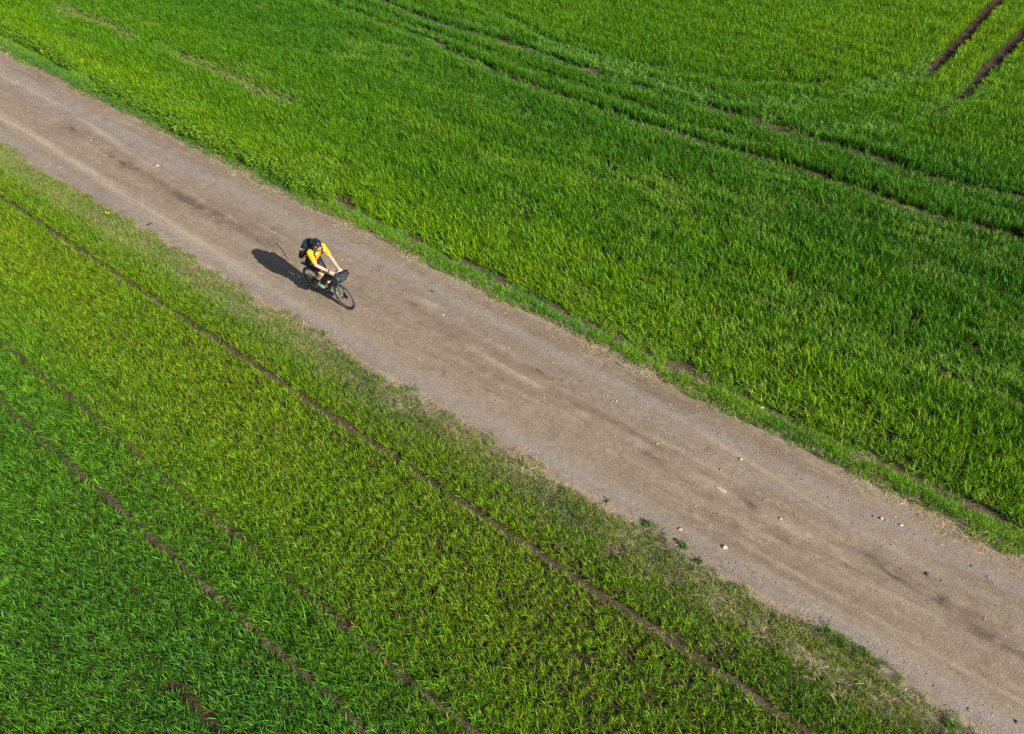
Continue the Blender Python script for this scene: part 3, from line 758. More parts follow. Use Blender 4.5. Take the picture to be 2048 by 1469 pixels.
def gravel():
    n0 = 150000
    u = RNG.uniform(-46, 11, n0); v = RNG.uniform(6.25, 10.1, n0)
    k = in_view(u, v, .5); u, v = u[k], v[k]
    p = .07 + .55 * bump(v, 9.24, .10) * ss(u, -9, -4) * ss(fbm(u, v, 1.6, 2, 3), .36, .6) + .50 * bump(v, 6.82, .20) * (.25 + .75 * ss(u, -5, 1)) * ss(fbm(u, v, 1.2, 1.6, 2), .3, .6)
    p = p + .22 * bump(v, 8.95, .35) * (1 - ss(u, -8, -4)) * ss(fbm(u, v, 1, 2, 4), .4, .6) + .10 * bump(v, 8.75, .3) * ss(u, -6, -2)
    p = p + .12 * bump(v, 7.0, .25) * (1 - ss(u, -12, -6))
    p = p + .18 * ss(u, 2.0, 3.6) * bump(v, 8.95, .35)
    k = RNG.random(len(u)) < p; u, v = u[k], v[k]; n = len(u)
    z = surf_h(u, v)
    s = np.clip(np.exp(RNG.normal(math.log(.013), .48, n)), .006, .042)
    w = RNG.random((n, 1))
    c = np.where(w < .45, [[.28, .255, .24]], np.where(w < .75, [[.38, .31, .235]], np.where(w < .86, [[.52, .48, .43]], [[.15, .13, .12]]))) * RNG.uniform(.75, 1.2, (n, 1))
    protos = []
    for i in range(6):
        V, F = rock_shape(300 + i, 1, .7)
        protos.append((np.array(V), F, [0.0] * len(V), [0.0] * len(V)))
    m, nt = new_mat('gravel_stone'); nn = N(nt)
    t = nn('ShaderNodeAttribute', attribute_name='tint', attribute_type='INSTANCER').outputs['Color']
    pp = nn('ShaderNodeBsdfPrincipled', {'Base Color': t, 'Roughness': .85, 'Specular IOR Level': .25})
    nn('ShaderNodeOutputMaterial', {'Surface': pp.outputs[0]})
    scatter('gravel', protos, np.stack([u, v, z + s * .05], -1), make_rot(n, .3), np.stack([s, s, s], -1), c, np.zeros(n), m,
            'loose fine gravel in streaks along the dirt track')
gravel()

# ------------------------------------------------------------------ the bicycle (x forward, y to the rider's left, z up, origin under the rear axle)
BU, BV = -11.40, 7.511
BZ = float(surf_h(np.array([BU + .5]), np.array([BV]))[0]) + .004
B_LOC = to_world(BU, BV, BZ)
M = dict(
    tyre=simple('tyre_rubber', (.075, .075, .078), .75, spec=.3), wall=simple('tan_sidewall', (.32, .17, .10), .7),
    rim=simple('rim_black', (.018, .018, .020), .35), frame=simple('green_paint', (.008, .045, .036), .25, spec=.6, coat=.5),
    black=simple('black_alloy', (.015, .015, .017), .35), steel=simple('steel', (.50, .50, .50), .3, 1.0), chain=simple('chain_steel', (.16, .15, .14), .4, 1.0),
    saddle=simple('saddle_leather', (.02, .02, .022), .5), fender=simple('blue_plastic', (.022, .065, .13), .35, spec=.6),
    bag=simple('black_bag_cloth', (.022, .028, .034), .6, noise=.35, nscale=25), bag2=simple('grey_bag_cloth', (.030, .040, .046), .6),
    bottle=simple('black_bottle', (.02, .02, .022), .3), refl=simple('reflector', (.85, .80, .84), .2), orange=simple('orange_valve', (.85, .22, .08), .4),
    skin=simple('skin', (.66, .37, .255), .55, spec=.35), jersey=simple('yellow_jersey', (.90, .40, .005), .75, noise=.08, nscale=18),
    shorts=simple('black_shorts', (.014, .016, .022), .7, noise=.3, nscale=20), sock=simple('black_sock', (.012, .012, .013), .8),
    shoe=simple('mint_shoe', (.17, .29, .21), .6), sole=simple('dark_sole', (.03, .06, .05), .7), helmet=simple('helmet_shell', (.010, .016, .026), .22, spec=.6, coat=.6),
    hair=simple('brown_hair', (.045, .022, .012), .7), beard=simple('auburn_beard', (.20, .075, .035), .8), lens=simple('dark_lens', (.01, .01, .012), .08, spec=.8),
    pack=simple('pack_cloth', (.020, .030, .040), .6, noise=.4, nscale=22), packtop=simple('pack_blue', (.016, .036, .056), .5, noise=.25, nscale=22), packolive=simple('pack_olive', (.055, .055, .020), .7, noise=.3, nscale=22),
    white=simple('white_plastic', (.80, .80, .82), .3), glass=simple('phone_glass', (.01, .01, .012), .05, spec=.8), bark=simple('twig_bark', (.06, .035, .022), .85, noise=.3, nscale=60))

def ring_frame(pts):
    P = [Vector(p) for p in pts]; T = []
    for i in range(len(P)):
        a = P[max(i - 1, 0)]; b = P[min(i + 1, len(P) - 1)]
        T.append((b - a).normalized())
    up = Vector((0, 0, 1)) if abs(T[0].z) < .9 else Vector((0, 1, 0))
    X = T[0].cross(up).normalized(); out = []
    for i, t in enumerate(T):
        X = (X - t * X.dot(t)).normalized()
        out.append((P[i], X, t.cross(X).normalized()))
    return out
def tube(pts, r, seg=10, flat=1.0, acc=None):
    """closed tapering tube; r one radius or one per point"""
    V, F = acc if acc is not None else ([], [])
    n = len(pts); R = r if hasattr(r, '__len__') else [r] * n; o = len(V)
    for (p, X, Y), q in zip(ring_frame(pts), R):
        for k in range(seg):
            a = 2 * math.pi * k / seg
            V.append(tuple(p + X * (math.cos(a) * q) + Y * (math.sin(a) * q * flat)))
    for i in range(n - 1):
        for k in range(seg):
            a = o + i * seg + k; b = o + i * seg + (k + 1) % seg
            F.append((a, b, b + seg, a + seg))
    F.append(tuple(o + k for k in range(seg))[::-1]); F.append(tuple(o + (n - 1) * seg + k for k in range(seg)))
    return V, F
def torus(c, R, r, seg=56, sub=10, a0=0.0, a1=2 * math.pi, rx=1.0, acc=None):
    """ring standing in the x-z plane, axis along y"""
    V, F = acc if acc is not None else ([], []); o = len(V)
    for i in range(seg):
        t = 2 * math.pi * i / seg
        for k in range(sub):
            p = 2 * math.pi * k / sub
            q = R + r * math.cos(p)
            V.append((c[0] + q * math.cos(t), c[1] + r * rx * math.sin(p), c[2] + q * math.sin(t)))
    for i in range(seg):
        for k in range(sub):
            F.append((o + i * sub + k, o + i * sub + (k + 1) % sub, o + ((i + 1) % seg) * sub + (k + 1) % sub, o + ((i + 1) % seg) * sub + k))
    return V, F
def ell(c, r, n=14, m=20, rot=None, acc=None, fn=None):
    V, F = acc if acc is not None else ([], []); o = len(V)
    for i in range(n + 1):
        th = math.pi * i / n
        for k in range(m):
            ph = 2 * math.pi * k / m
            d = Vector((math.sin(th) * math.cos(ph), math.sin(th) * math.sin(ph), math.cos(th)))
            s = fn(d) if fn else 1.0
            q = Vector((d.x * r[0], d.y * r[1], d.z * r[2])) * s
            if rot: q = rot @ q
            V.append(tuple(Vector(c) + q))
    for i in range(n):
        for k in range(m):
            F.append((o + i * m + k, o + (i + 1) * m + k, o + (i + 1) * m + (k + 1) % m, o + i * m + (k + 1) % m))
    return V, F
def boxv(c, s, rot=None, acc=None, bev=.0):
    V, F = acc if acc is not None else ([], []); o = len(V)
    for x in (-1, 1):
        for y in (-1, 1):
            for z in (-1, 1):
                q = Vector((x * s[0] / 2, y * s[1] / 2, z * s[2] / 2))
                if rot: q = rot @ q
                V.append(tuple(Vector(c) + q))
    for f in ((0, 1, 3, 2), (4, 6, 7, 5), (0, 4, 5, 1), (2, 3, 7, 6), (0, 2, 6, 4), (1, 5, 7, 3)): F.append(tuple(o + i for i in f))
    return V, F
def part(name, vf, mat, parent, smooth=True, bevel=0.0, label=None):
    o = mesh_obj(name, vf[0], vf[1], mat, parent, smooth)
    if bevel:
        b = o.modifiers.new('bevel', 'BEVEL'); b.width = bevel; b.segments = 3; b.limit_method = 'ANGLE'
    if label: o['label'] = label
    return o

bike = empty('bicycle', B_LOC, HEAD)
tag(bike, 'dark green gravel bicycle with tan sidewall tyres ridden along the dirt track', 'bicycle')
AX_R, AX_F = (0, 0, .35), (1.03, 0, .35)
BB = Vector((.43, 0, .28)); ST = Vector((.255, 0, .80)); HT = Vector((.885, 0, .865)); HB = Vector((.925, 0, .735)); CR = Vector((.935, 0, .70))

def wheel(c, rear):
    # the wheel's own mesh is its rim; tyre, sidewalls, spokes, hub, disc are its pieces
    c = Vector(c)
    w = part('wheel', torus(c, .294, .020, 60, 8, rx=.55), M['rim'], bike)
    part('tyre', torus(c, .326, .024, 64, 12), M['tyre'], w)
    acc = None
    for s in (-1, 1): acc = torus((c.x, c.y + s * .0155, c.z), .318, .0075, 64, 8, acc=acc)
    part('sidewall', acc, M['wall'], w)
    acc = tube([(c.x, -.055, c.z), (c.x, .055, c.z)], .014, 14)
    for s in (-1, 1): tube([(c.x, s * .028 - .003, c.z), (c.x, s * .028 + .003, c.z)], .026, 16, acc=acc)
    part('hub', acc, M['black'], w)
    acc = None
    for k in range(28):
        a = 2 * math.pi * k / 28; s = 1 if k % 2 else -1; b = a + (.9 if (k // 2) % 2 else -.9)
        acc = tube([(c.x + .024 * math.cos(b), s * .028, c.z + .024 * math.sin(b)), (c.x + .297 * math.cos(a), s * .003, c.z + .297 * math.sin(a))], .0013, 4, acc=acc)
    tag(part('spokes', acc, M['steel'], w), kind='stuff')
    acc = tube([(c.x, .036, c.z), (c.x, .039, c.z)], .078, 26)
    part('brake_disc', acc, M['chain'], w)
    if not rear:
        part('reflector', boxv((c.x + .10, .012, c.z - .262), (.045, .012, .022)), M['refl'], w, bevel=.003)
    else:
        part('valve', tube([(c.x - .255, 0, c.z - .11), (c.x - .285, 0, c.z - .125)], .006, 8), M['orange'], w)
wheel(AX_R, True); wheel(AX_F, False)

acc = tube([BB, BB.lerp(ST, .5), ST], [.019, .016, .0155])                       # seat tube
tube([HB + Vector((-.005, 0, .0)), BB], [.024, .027], 12, acc=acc)               # down tube
tube([HT + Vector((.003, 0, -.02)), ST + Vector((.005, 0, -.045))], [.018, .015], 12, acc=acc)
tube([HB, HT], .023, 14, acc=acc)
tube([BB + Vector((0, -.036, 0)), BB + Vector((0, .036, 0))], .024, 14, acc=acc)
for s in (-1, 1):
    tube([BB + Vector((-.02, s * .02, 0)), (.2, s * .052, .30), (0.0, s * .062, .35)], [.014, .010, .009], 8, acc=acc)
    tube([ST + Vector((.02, s * .012, -.09)), (.12, s * .045, .52), (0.0, s * .062, .35)], [.010, .009, .009], 8, acc=acc)
part('frame', acc, M['frame'], bike)
acc = tube([(CR.x, -.045, CR.z), (CR.x, .045, CR.z)], .020, 10)
for s in (-1, 1):
    tube([(CR.x, s * .042, CR.z), (.958, s * .050, .60), (.985, s * .054, .47), (1.03, s * .056, .35)], [.018, .015, .012, .010], 10, acc=acc)
part('fork', acc, M['frame'], bike)
part('brake_caliper', boxv((.985, .062, .40), (.05, .025, .07), Matrix.Rotation(.4, 3, 'Y')), M['black'], bike, bevel=.006)
part('seatpost', tube([ST, ST + (ST - BB).normalized() * .15], .0136, 12), M['black'], bike)
SD = ST + (ST - BB).normalized() * .165
V, F = [], []
prof = [(-.14, .062, .020), (-.11, .074, .026), (-.05, .062, .022), (.02, .034, .018), (.09, .020, .015), (.135, .012, .012)]
for i, (x, w, h) in enumerate(prof):
    for k in range(12):
        a = 2 * math.pi * k / 12
        V.append((SD.x + x, w * math.cos(a), SD.z + .01 + h * math.sin(a) + (.012 if i == 0 else 0)))
for i in range(5):
    for k in range(12): F.append((i * 12 + k, i * 12 + (k + 1) % 12, (i + 1) * 12 + (k + 1) % 12, (i + 1) * 12 + k))
F.append(tuple(range(12))[::-1]); F.append(tuple(range(60, 72)))
part('saddle', (V, F), M['saddle'], bike)
part('stem', tube([HT, (.868, 0, .925), (.905, 0, .955), (.955, 0, .972)], [.021, .021, .019, .018], 12), M['black'], bike)
BARX, BARZ = .955, .975
for s in (-1,):
    pts = []
    for q in (-1, 1):
        leg = [(BARX, q * .03, BARZ), (BARX, q * .17, BARZ), (BARX + .03, q * .205, BARZ), (BARX + .075, q * .212, BARZ - .005), (BARX + .105, q * .218, BARZ - .04),
               (BARX + .095, q * .224, BARZ - .085), (BARX + .055, q * .230, BARZ - .115), (BARX - .02, q * .236, BARZ - .125)]
        pts = (leg[::-1] if q == -1 else pts + leg) if q == -1 else pts + leg
    part('handlebar', tube(pts, .016, 10), M['black'], bike)
for q in (-1, 1):
    lv = part('brake_lever', tube([(BARX + .06, q * .213, BARZ + .010), (BARX + .105, q * .216, BARZ + .022), (BARX + .135, q * .217, BARZ + .045)], [.017, .018, .014], 10), M['black'], bike)
    tube_ = tube([(BARX + .135, q * .217, BARZ + .02), (BARX + .15, q * .222, BARZ - .03), (BARX + .13, q * .226, BARZ - .085)], [.008, .007, .005], 8)
    part('lever_blade', tube_, M['black'], lv)
part('brake_hose', tube([(BARX + .08, .20, BARZ - .01), (BARX + .09, .09, BARZ - .08), (.985, .05, .80), (.95, .055, .66), (1.0, .06, .42)], .0035, 6), M['black'], bike)
part('mudguard', boxv((-.13, 0, .735), (.33, .075, .012), Matrix.Rotation(.02, 3, 'Y'), acc=tube([(.02, 0, .735), (.12, 0, .66), (.21, 0, .62)], .007, 6)), M['fender'], bike, bevel=.004, label='short dark blue plastic mudguard under the saddle')
# cranks: right pedal up, left pedal down
CA = math.radians(97)
RP = BB + Vector((math.cos(CA) * .17, -.10, math.sin(CA) * .17)); LP = BB - Vector((math.cos(CA) * .17, -.10, math.sin(CA) * .17))
acc = torus((BB.x, -.048, BB.z), .088, .0045, 40, 6)
for k in range(5):
    a = 2 * math.pi * k / 5
    tube([(BB.x, -.048, BB.z), (BB.x + .086 * math.cos(a), -.048, BB.z + .086 * math.sin(a))], .007, 6, acc=acc)
tube([(BB.x, -.06, BB.z), (RP.x, -.085, RP.z)], [.017, .011], 8, acc=acc)
tube([(BB.x, .06, BB.z), (LP.x, .085, LP.z)], [.017, .011], 8, acc=acc)
tube([(BB.x, -.062, BB.z), (BB.x, .062, BB.z)], .013, 10, acc=acc)
part('crankset', acc, M['black'], bike)
for P_, q in ((RP, -1), (LP, 1)):
    part('pedal', boxv((P_.x, q * .135, P_.z), (.085, .085, .018)), M['black'], bike, bevel=.004)
acc = tube([(0, -.030, .35), (0, -.052, .35)], [.066, .030], 24)
for i in range(6): tube([(0, -.032 - .0035 * i, .35), (0, -.0335 - .0035 * i, .35)], .068 - .006 * i, 24, acc=acc)
part('cassette', acc, M['chain'], bike)
part('chain', tube([(0, -.046, .395), (.2, -.047, .383), (BB.x, -.048, BB.z + .088)], .005, 6, acc=tube([(BB.x, -.048, BB.z - .088), (.2, -.045, .215), (.03, -.046, .235), (-.01, -.046, .275)], .005, 6)), M['chain'], bike)
part('derailleur', tube([(.0, -.07, .33), (.01, -.075, .285), (.03, -.060, .235)], [.018, .020, .014], 8), M['frame'], bike)
for nm, a, b in (('bottle', BB.lerp(HB, .30), BB.lerp(HB, .66)), ('bottle', BB.lerp(ST, .28), BB.lerp(ST, .62))):
    d = (b - a).normalized(); nrm = Vector((-d.z, 0, d.x)) if a.x > .5 or nm == '' else Vector((d.z, 0, -d.x))
    if nrm.dot(Vector((.55, 0, .6)) - a) < 0: nrm = -nrm
    a2 = a + nrm * .058; b2 = b + nrm * .058
    bt = part('bottle', tube([a2, a2.lerp(b2, .6), a2.lerp(b2, .72), b2], [.036, .036, .030, .034], 14), M['bottle'], bike)
    part('cap', tube([b2, b2 + d * .03], [.030, .014], 12), M['bag2'], bt)
# frame bag under the top tube
V, F = [], []
A_, B_, C_ = Vector((.36, 0, .755)), Vector((.83, 0, .80)), Vector((.82, 0, .70)); D_ = Vector((.40, 0, .62))
for y in (-.035, .035): V += [tuple(p + Vector((0, y, 0))) for p in (A_, B_, C_, D_)]
F = [(0, 1, 2, 3), (7, 6, 5, 4), (0, 4, 5, 1), (1, 5, 6, 2), (2, 6, 7, 3), (3, 7, 4, 0)]
part('frame_bag', (V, F), M['bag'], bike, bevel=.015)

# handlebar bag: rolled cloth bag with a pocket and straps
hb = empty('handlebar_bag', to_world(BU + 1.03, BV + .01, BZ + .93), HEAD)
tag(hb, 'black rolled cloth bag strapped to the front of the bicycle handlebar', 'bag')
wob = lambda d: 1 + .05 * math.sin(7 * d.y * 2) + .03 * math.sin(9 * d.z + 4 * d.x)
ringsP = [(0, -.160, 0), (0, -.150, 0), (0, -.10, .004), (0, -.03, -.004), (0, .04, .004), (0, .10, -.002), (0, .155, 0), (0, .165, 0)]
part('roll', tube(ringsP, [.040, .088, .100, .096, .103, .097, .086, .040], 18), M['bag'], hb)
part('pocket', boxv((.100, 0, .0), (.055, .17, .12)), M['bag2'], hb, bevel=.018)
part('flap', boxv((-.015, -.075, .103), (.09, .10, .014), Matrix.Rotation(.15, 3, 'Y')), M['bag2'], hb, bevel=.006)
for y in (-.06, .055):
    part('strap', torus((0, y, 0), .104, .006, 28, 6, rx=1.8), M['black'], hb)
part('end_loop', tube([(.02, .165, .02), (.02, .195, -.01), (.0, .175, -.04)], .006, 6), M['black'], hb)

# phone standing on the bar in front of the hands
ph = empty('phone', to_world(BU + .945, BV + .035, BZ + 1.045), HEAD)
tag(ph, 'white phone between the hands of the cyclist on the handlebar', 'phone')
rp = Matrix.Rotation(-.45, 3, 'Y')
part('case', boxv((0, 0, 0), (.150, .074, .010), rp), M['white'], ph, bevel=.003)
part('screen', boxv(rp @ Vector((0, 0, .0062)), (.138, .066, .002), rp), M['glass'], ph)

# ------------------------------------------------------------------ the rider
rider = empty('person', B_LOC, HEAD)
tag(rider, 'cyclist in yellow jersey, black shorts and black helmet riding the dirt track', 'person')
def capsule(acc, a, b, ra, rb, flat=1.0, seg=18):
    a = Vector(a); b = Vector(b)
    n = max(2, int((b - a).length / .05))
    tube([a.lerp(b, i / n) for i in range(n + 1)], [ra + (rb - ra) * i / n for i in range(n + 1)], seg, flat, acc)
    ell(a, (ra, ra, ra), 10, 16, acc=acc); ell(b, (rb, rb, rb), 10, 16, acc=acc)
J = dict(
    pel=(.185, 0, 1.03), wai=(.235, 0, 1.17), chest=(.345, -.01, 1.345), shR=(.40, -.185, 1.435), shL=(.425, .175, 1.425), neck=(.445, -.01, 1.47), head=(.535, -.035, 1.60),
    elR=(.60, -.235, 1.215), elL=(.635, .165, 1.215), wrR=(.875, -.095, 1.055), wrL=(.885, .125, 1.050),
    hiR=(.18, -.095, 1.01), hiL=(.18, .095, 1.01), knR=(.565, -.115, .885), knL=(.375, .125, .635), anR=(.33, -.125, .545), anL=(.375, .135, .205))
J = {k: Vector(v) for k, v in J.items()}
def remesh(o, vox, sm=3):
    m = o.modifiers.new('skin_surface', 'REMESH'); m.mode = 'VOXEL'; m.voxel_size = vox; m.use_smooth_shade = True
    s = o.modifiers.new('smooth', 'SMOOTH'); s.iterations = sm; s.factor = .6
def torso(acc, g=0.0):
    capsule(acc, J['pel'], J['wai'], .118 + g, .112 + g)
    for s in (-1, 1):
        capsule(acc, J['pel'] + Vector((0, s * .045, 0)), J['wai'] + Vector((0, s * .040, 0)), .112 + g, .098 + g)
        capsule(acc, J['wai'] + Vector((0, s * .04, 0)), J['chest'] + Vector((0, s * .065, .02)), .098 + g, .105 + g)
    capsule(acc, J['wai'], J['chest'], .108 + g, .115 + g)
    capsule(acc, J['chest'] + Vector((.02, 0, .04)), J['shR'] + Vector((0, .02, 0)), .085 + g, .060 + g)
    capsule(acc, J['chest'] + Vector((.02, 0, .04)), J['shL'] + Vector((0, -.02, 0)), .085 + g, .060 + g)
def hand(acc, w, toward, side):
    """palm resting over the bar top, four fingers bent down in front of it, thumb under the inner side"""
    w = Vector(w); f = (Vector(toward) - w).normalized(); lat = Vector((0, 1, 0)); lat = (lat - f * lat.dot(f)).normalized()
    dn = f.cross(lat).normalized()
    if dn.z > 0: dn = -dn
    palm = w + f * .085
    for k in range(4):
        q = lat * ((k - 1.5) * .021)
        capsule(acc, w + f * .012 + q * .5, palm + q, .017, .0135, seg=10)
    for k, L in enumerate((.82, .97, 1.0, .88)):
        i = k if side > 0 else 3 - k
        q = lat * ((i - 1.5) * .022)
        a = palm + q; b = a + (f * .8 + dn * .45).normalized() * .036 * L; c = b + (f * .15 + dn).normalized() * .026 * L; d = c + (dn * .6 - f * .75).normalized() * .020 * L
        capsule(acc, a, b, .0105, .0095, seg=8); capsule(acc, b, c, .0095, .0088, seg=8); capsule(acc, c, d, .0088, .0075, seg=8)
    inn = lat * (-side)                     # the thumb lies on the inner side
    a = w + f * .030 + inn * .026; b = a + (f * .6 + inn * .6 + dn * .2).normalized() * .034; c = b + (f * .9 + dn * .35).normalized() * .030
    capsule(acc, a, b, .013, .0115, seg=8); capsule(acc, b, c, .0115, .009, seg=8)
acc = ([], [])
torso(acc)
for s, h_, k_, a_ in ((-1, 'hiR', 'knR', 'anR'), (1, 'hiL', 'knL', 'anL')):
    capsule(acc, J[h_], J[k_], .092, .056)
    kd = (J[a_] - J[k_]); mid = J[k_] + kd * .33 + Vector((-.018, 0, -.005))
    capsule(acc, J[k_], mid, .054, .054); capsule(acc, mid, J[a_], .054, .034)
    fd = Vector((.95, 0, -.10 if s < 0 else -.16)).normalized()
    capsule(acc, J[a_] + Vector((-.03, 0, -.05)), J[a_] + fd * .15 + Vector((0, 0, -.055)), .032, .026)
    capsule(acc, J[a_], J[a_] + Vector((.01, 0, -.05)), .036, .034)
for sh, e_, w_, t_, s in (('shR', 'elR', 'wrR', (BARX + .02, -.075, BARZ + .040), -1), ('shL', 'elL', 'wrL', (BARX + .02, .115, BARZ + .040), 1)):
    capsule(acc, J[sh], J[e_], .052, .038); m_ = J[e_].lerp(J[w_], .28)
    capsule(acc, J[e_], m_, .038, .041); capsule(acc, m_, J[w_], .041, .025)
    hand(acc, J[w_], t_, s)
capsule(acc, J['neck'] + Vector((-.02, 0, -.03)), J['head'] + Vector((-.035, 0, -.06)), .060, .056)
# head: skull, jaw, nose, ears
HR = Matrix.Rotation(math.radians(4), 3, 'Y') @ Matrix.Rotation(math.radians(-4), 3, 'Z')
Hc = J['head']
hp = lambda x, y, z: Hc + HR @ Vector((x, y, z))
ell(hp(-.01, 0, .02), (.094, .074, .100), 18, 24, HR, acc)
ell(hp(.018, 0, -.048), (.068, .058, .070), 14, 20, HR, acc)
ell(hp(.050, 0, -.085), (.028, .030, .024), 10, 12, HR, acc)
capsule(acc, hp(.078, 0, .012), hp(.098, 0, -.022), .010, .014, seg=10)
for s in (-1, 1): ell(hp(-.008, s * .074, -.012), (.020, .010, .032), 10, 12, HR, acc)
for z in (-.052, -.064): capsule(acc, hp(.078, -.018, z), hp(.078, .018, z), .008, .008, seg=8)
body = part('body', acc, M['skin'], rider); remesh(body, .0055, 3)

acc = ([], [])                                                  # jersey: torso shell and short sleeves
torso(acc, .013)
for sh, e_ in (('shR', 'elR'), ('shL', 'elL')):
    capsule(acc, J[sh], J[sh].lerp(J[e_], .40), .066, .058)
    a = J[sh].lerp(J[e_], .35); b = J[sh].lerp(J[e_], .80)
    tube([a, a.lerp(b, .5), b], [.060, .058, .059], 18, acc=acc)
tube([J['neck'] + Vector((-.03, 0, -.02)), J['neck'] + Vector((-.005, 0, .025))], [.078, .070], 18, acc=acc)
jy = part('jersey', acc, M['jersey'], rider); remesh(jy, .007, 3)
tx = bpy.data.textures.new('folds', 'CLOUDS'); tx.noise_scale = .07
dm = jy.modifiers.new('folds', 'DISPLACE'); dm.texture = tx; dm.strength = .016; dm.mid_level = .5

acc = ([], [])                                                  # shorts: hips and thighs to above the knee
for s in (-1, 1): capsule(acc, J['pel'] + Vector((-.01, s * .05, -.02)), J['pel'] + Vector((.035, s * .045, .095)), .138, .122)
capsule(acc, J['pel'], J['pel'] + Vector((.035, 0, .09)), .14, .130)
for h_, k_ in (('hiR', 'knR'), ('hiL', 'knL')):
    a = J[h_]; b = a.lerp(J[k_], .86)
    ell(a, (.112, .112, .112), acc=acc)
    tube([a.lerp(b, i / 5) for i in range(6)], [.114, .108, .100, .092, .085, .079], 20, acc=acc)
so = part('shorts', acc, M['shorts'], rider); remesh(so, .007, 3)
dm = so.modifiers.new('folds', 'DISPLACE'); dm.texture = tx; dm.strength = .014; dm.mid_level = .5

for k_, a_, s in (('knR', 'anR', -1), ('knL', 'anL', 1)):
    a = J[a_]; up = a.lerp(J[k_], .34)
    acc = tube([up, a.lerp(up, .5), a, a + Vector((.005, 0, -.035))], [.047, .042, .040, .041], 16)
    part('sock', acc, M['sock'], rider)
    fd = Vector((1, 0, -.06 if s < 0 else -.14)).normalized(); sd2 = Vector((0, 1, 0)); up2 = sd2.cross(fd) * -1
    if up2.z < 0: up2 = -up2
    V, F = [], []
    heel = a + Vector((-.050, 0, -.065))
    prof = [(0, .024, .030, .022), (.03, .034, .052, .018), (.08, .037, .050, .012), (.13, .040, .036, .006), (.19, .047, .028, .004), (.24, .042, .022, .006), (.275, .022, .012, .008)]
    for (x, w, h, z0) in prof:
        for k in range(14):
            t = 2 * math.pi * k / 14
            V.append(tuple(heel + fd * x + sd2 * (w * math.cos(t)) + up2 * (z0 + max(-.6, math.sin(t)) * h)))
    nP = len(prof)
    for i in range(nP - 1):
        for k in range(14): F.append((i * 14 + k, i * 14 + (k + 1) % 14, (i + 1) * 14 + (k + 1) % 14, (i + 1) * 14 + k))
    F.append(tuple(range(14))[::-1]); F.append(tuple(range((nP - 1) * 14, nP * 14)))
    sh_ = part('shoe', (V, F), M['shoe'], rider)
    V, F = [], []
    for (x, w, h, z0) in prof:
        for yy, zz in ((-1, -.6), (1, -.6), (1, -1.0), (-1, -1.0)):
            V.append(tuple(heel + fd * x + sd2 * (w * .92 * yy) + up2 * (z0 + h * -.6 + (0 if zz == -.6 else -.014) + .002)))
    for i in range(nP - 1):
        for k in range(4): F.append((i * 4 + k, i * 4 + (k + 1) % 4, (i + 1) * 4 + (k + 1) % 4, (i + 1) * 4 + k))
    F.append((3, 2, 1, 0)); F.append(tuple(range((nP - 1) * 4, nP * 4)))
    part('sole', (V, F), M['sole'], sh_, smooth=False)
    acc = None
    for q in range(4):
        c0 = heel + fd * (.10 + .022 * q) + up2 * (.052 - .006 * q)
        acc = tube([c0 - sd2 * .022, c0 + up2 * .004, c0 + sd2 * .022], .0035, 6, acc=acc)
    part('laces', acc, M['sole'], sh_)

acc = tube([J['wrR'].lerp(J['elR'], .10), J['wrR'].lerp(J['elR'], .20)], [.031, .032], 18)
wt = part('watch', acc, M['black'], rider)
part('beard', ell(hp(.030, 0, -.068), (.066, .062, .056), 16, 22, HR, fn=lambda d: 1.0 if d.z < .25 and d.x > -.45 else .82), M['beard'], rider)
acc = ell(hp(-.03, 0, .005), (.088, .080, .085), 14, 20, HR)
part('hair', acc, M['hair'], rider)
gl = None
for s in (-1, 1): gl = ell(hp(.078, s * .033, .008), (.012, .031, .021), 10, 14, HR, acc=gl)
tube([hp(.080, -.065, .014), hp(.092, 0, .014), hp(.080, .065, .014)], .005, 6, acc=gl)
for s in (-1, 1): tube([hp(.080, s * .062, .014), hp(.0, s * .082, .010)], .004, 6, acc=gl)
part('sunglasses', gl, M['lens'], rider)
def hfn(d):
    if d.z < -.10: return .80
    g = abs(math.sin(d.y * 7.5)) if abs(d.y) < .85 else 1
    return 1.0 + .045 * (g - .5) * min(1, (d.z + .1) * 3)
hm = part('helmet', ell(hp(-.030, 0, .060), (.130, .100, .098), 30, 48, HR, fn=hfn), M['helmet'], rider)
for y in (-.058, -.030, 0, .030, .058):
    for x0 in (-.085, -.015, .050):
        zz = .060 + .098 * math.sqrt(max(.05, 1 - ((x0 + .03) / .130) ** 2 - (y / .100) ** 2)) + .001
        part('vent', ell(hp(x0, y, zz - .002), (.028, .0065, .006), 6, 8, HR), M['rim'], hm)
part('visor', boxv(hp(.094, 0, .052), (.022, .110, .008), HR), M['helmet'], hm, bevel=.003)
acc = tube([hp(.0, -.078, .02), hp(.02, -.070, -.06), hp(.035, -.03, -.112), hp(.035, .03, -.112), hp(.02, .070, -.06), hp(.0, .078, .02)], .005, 6)
part('chin_strap', acc, M['black'], hm)

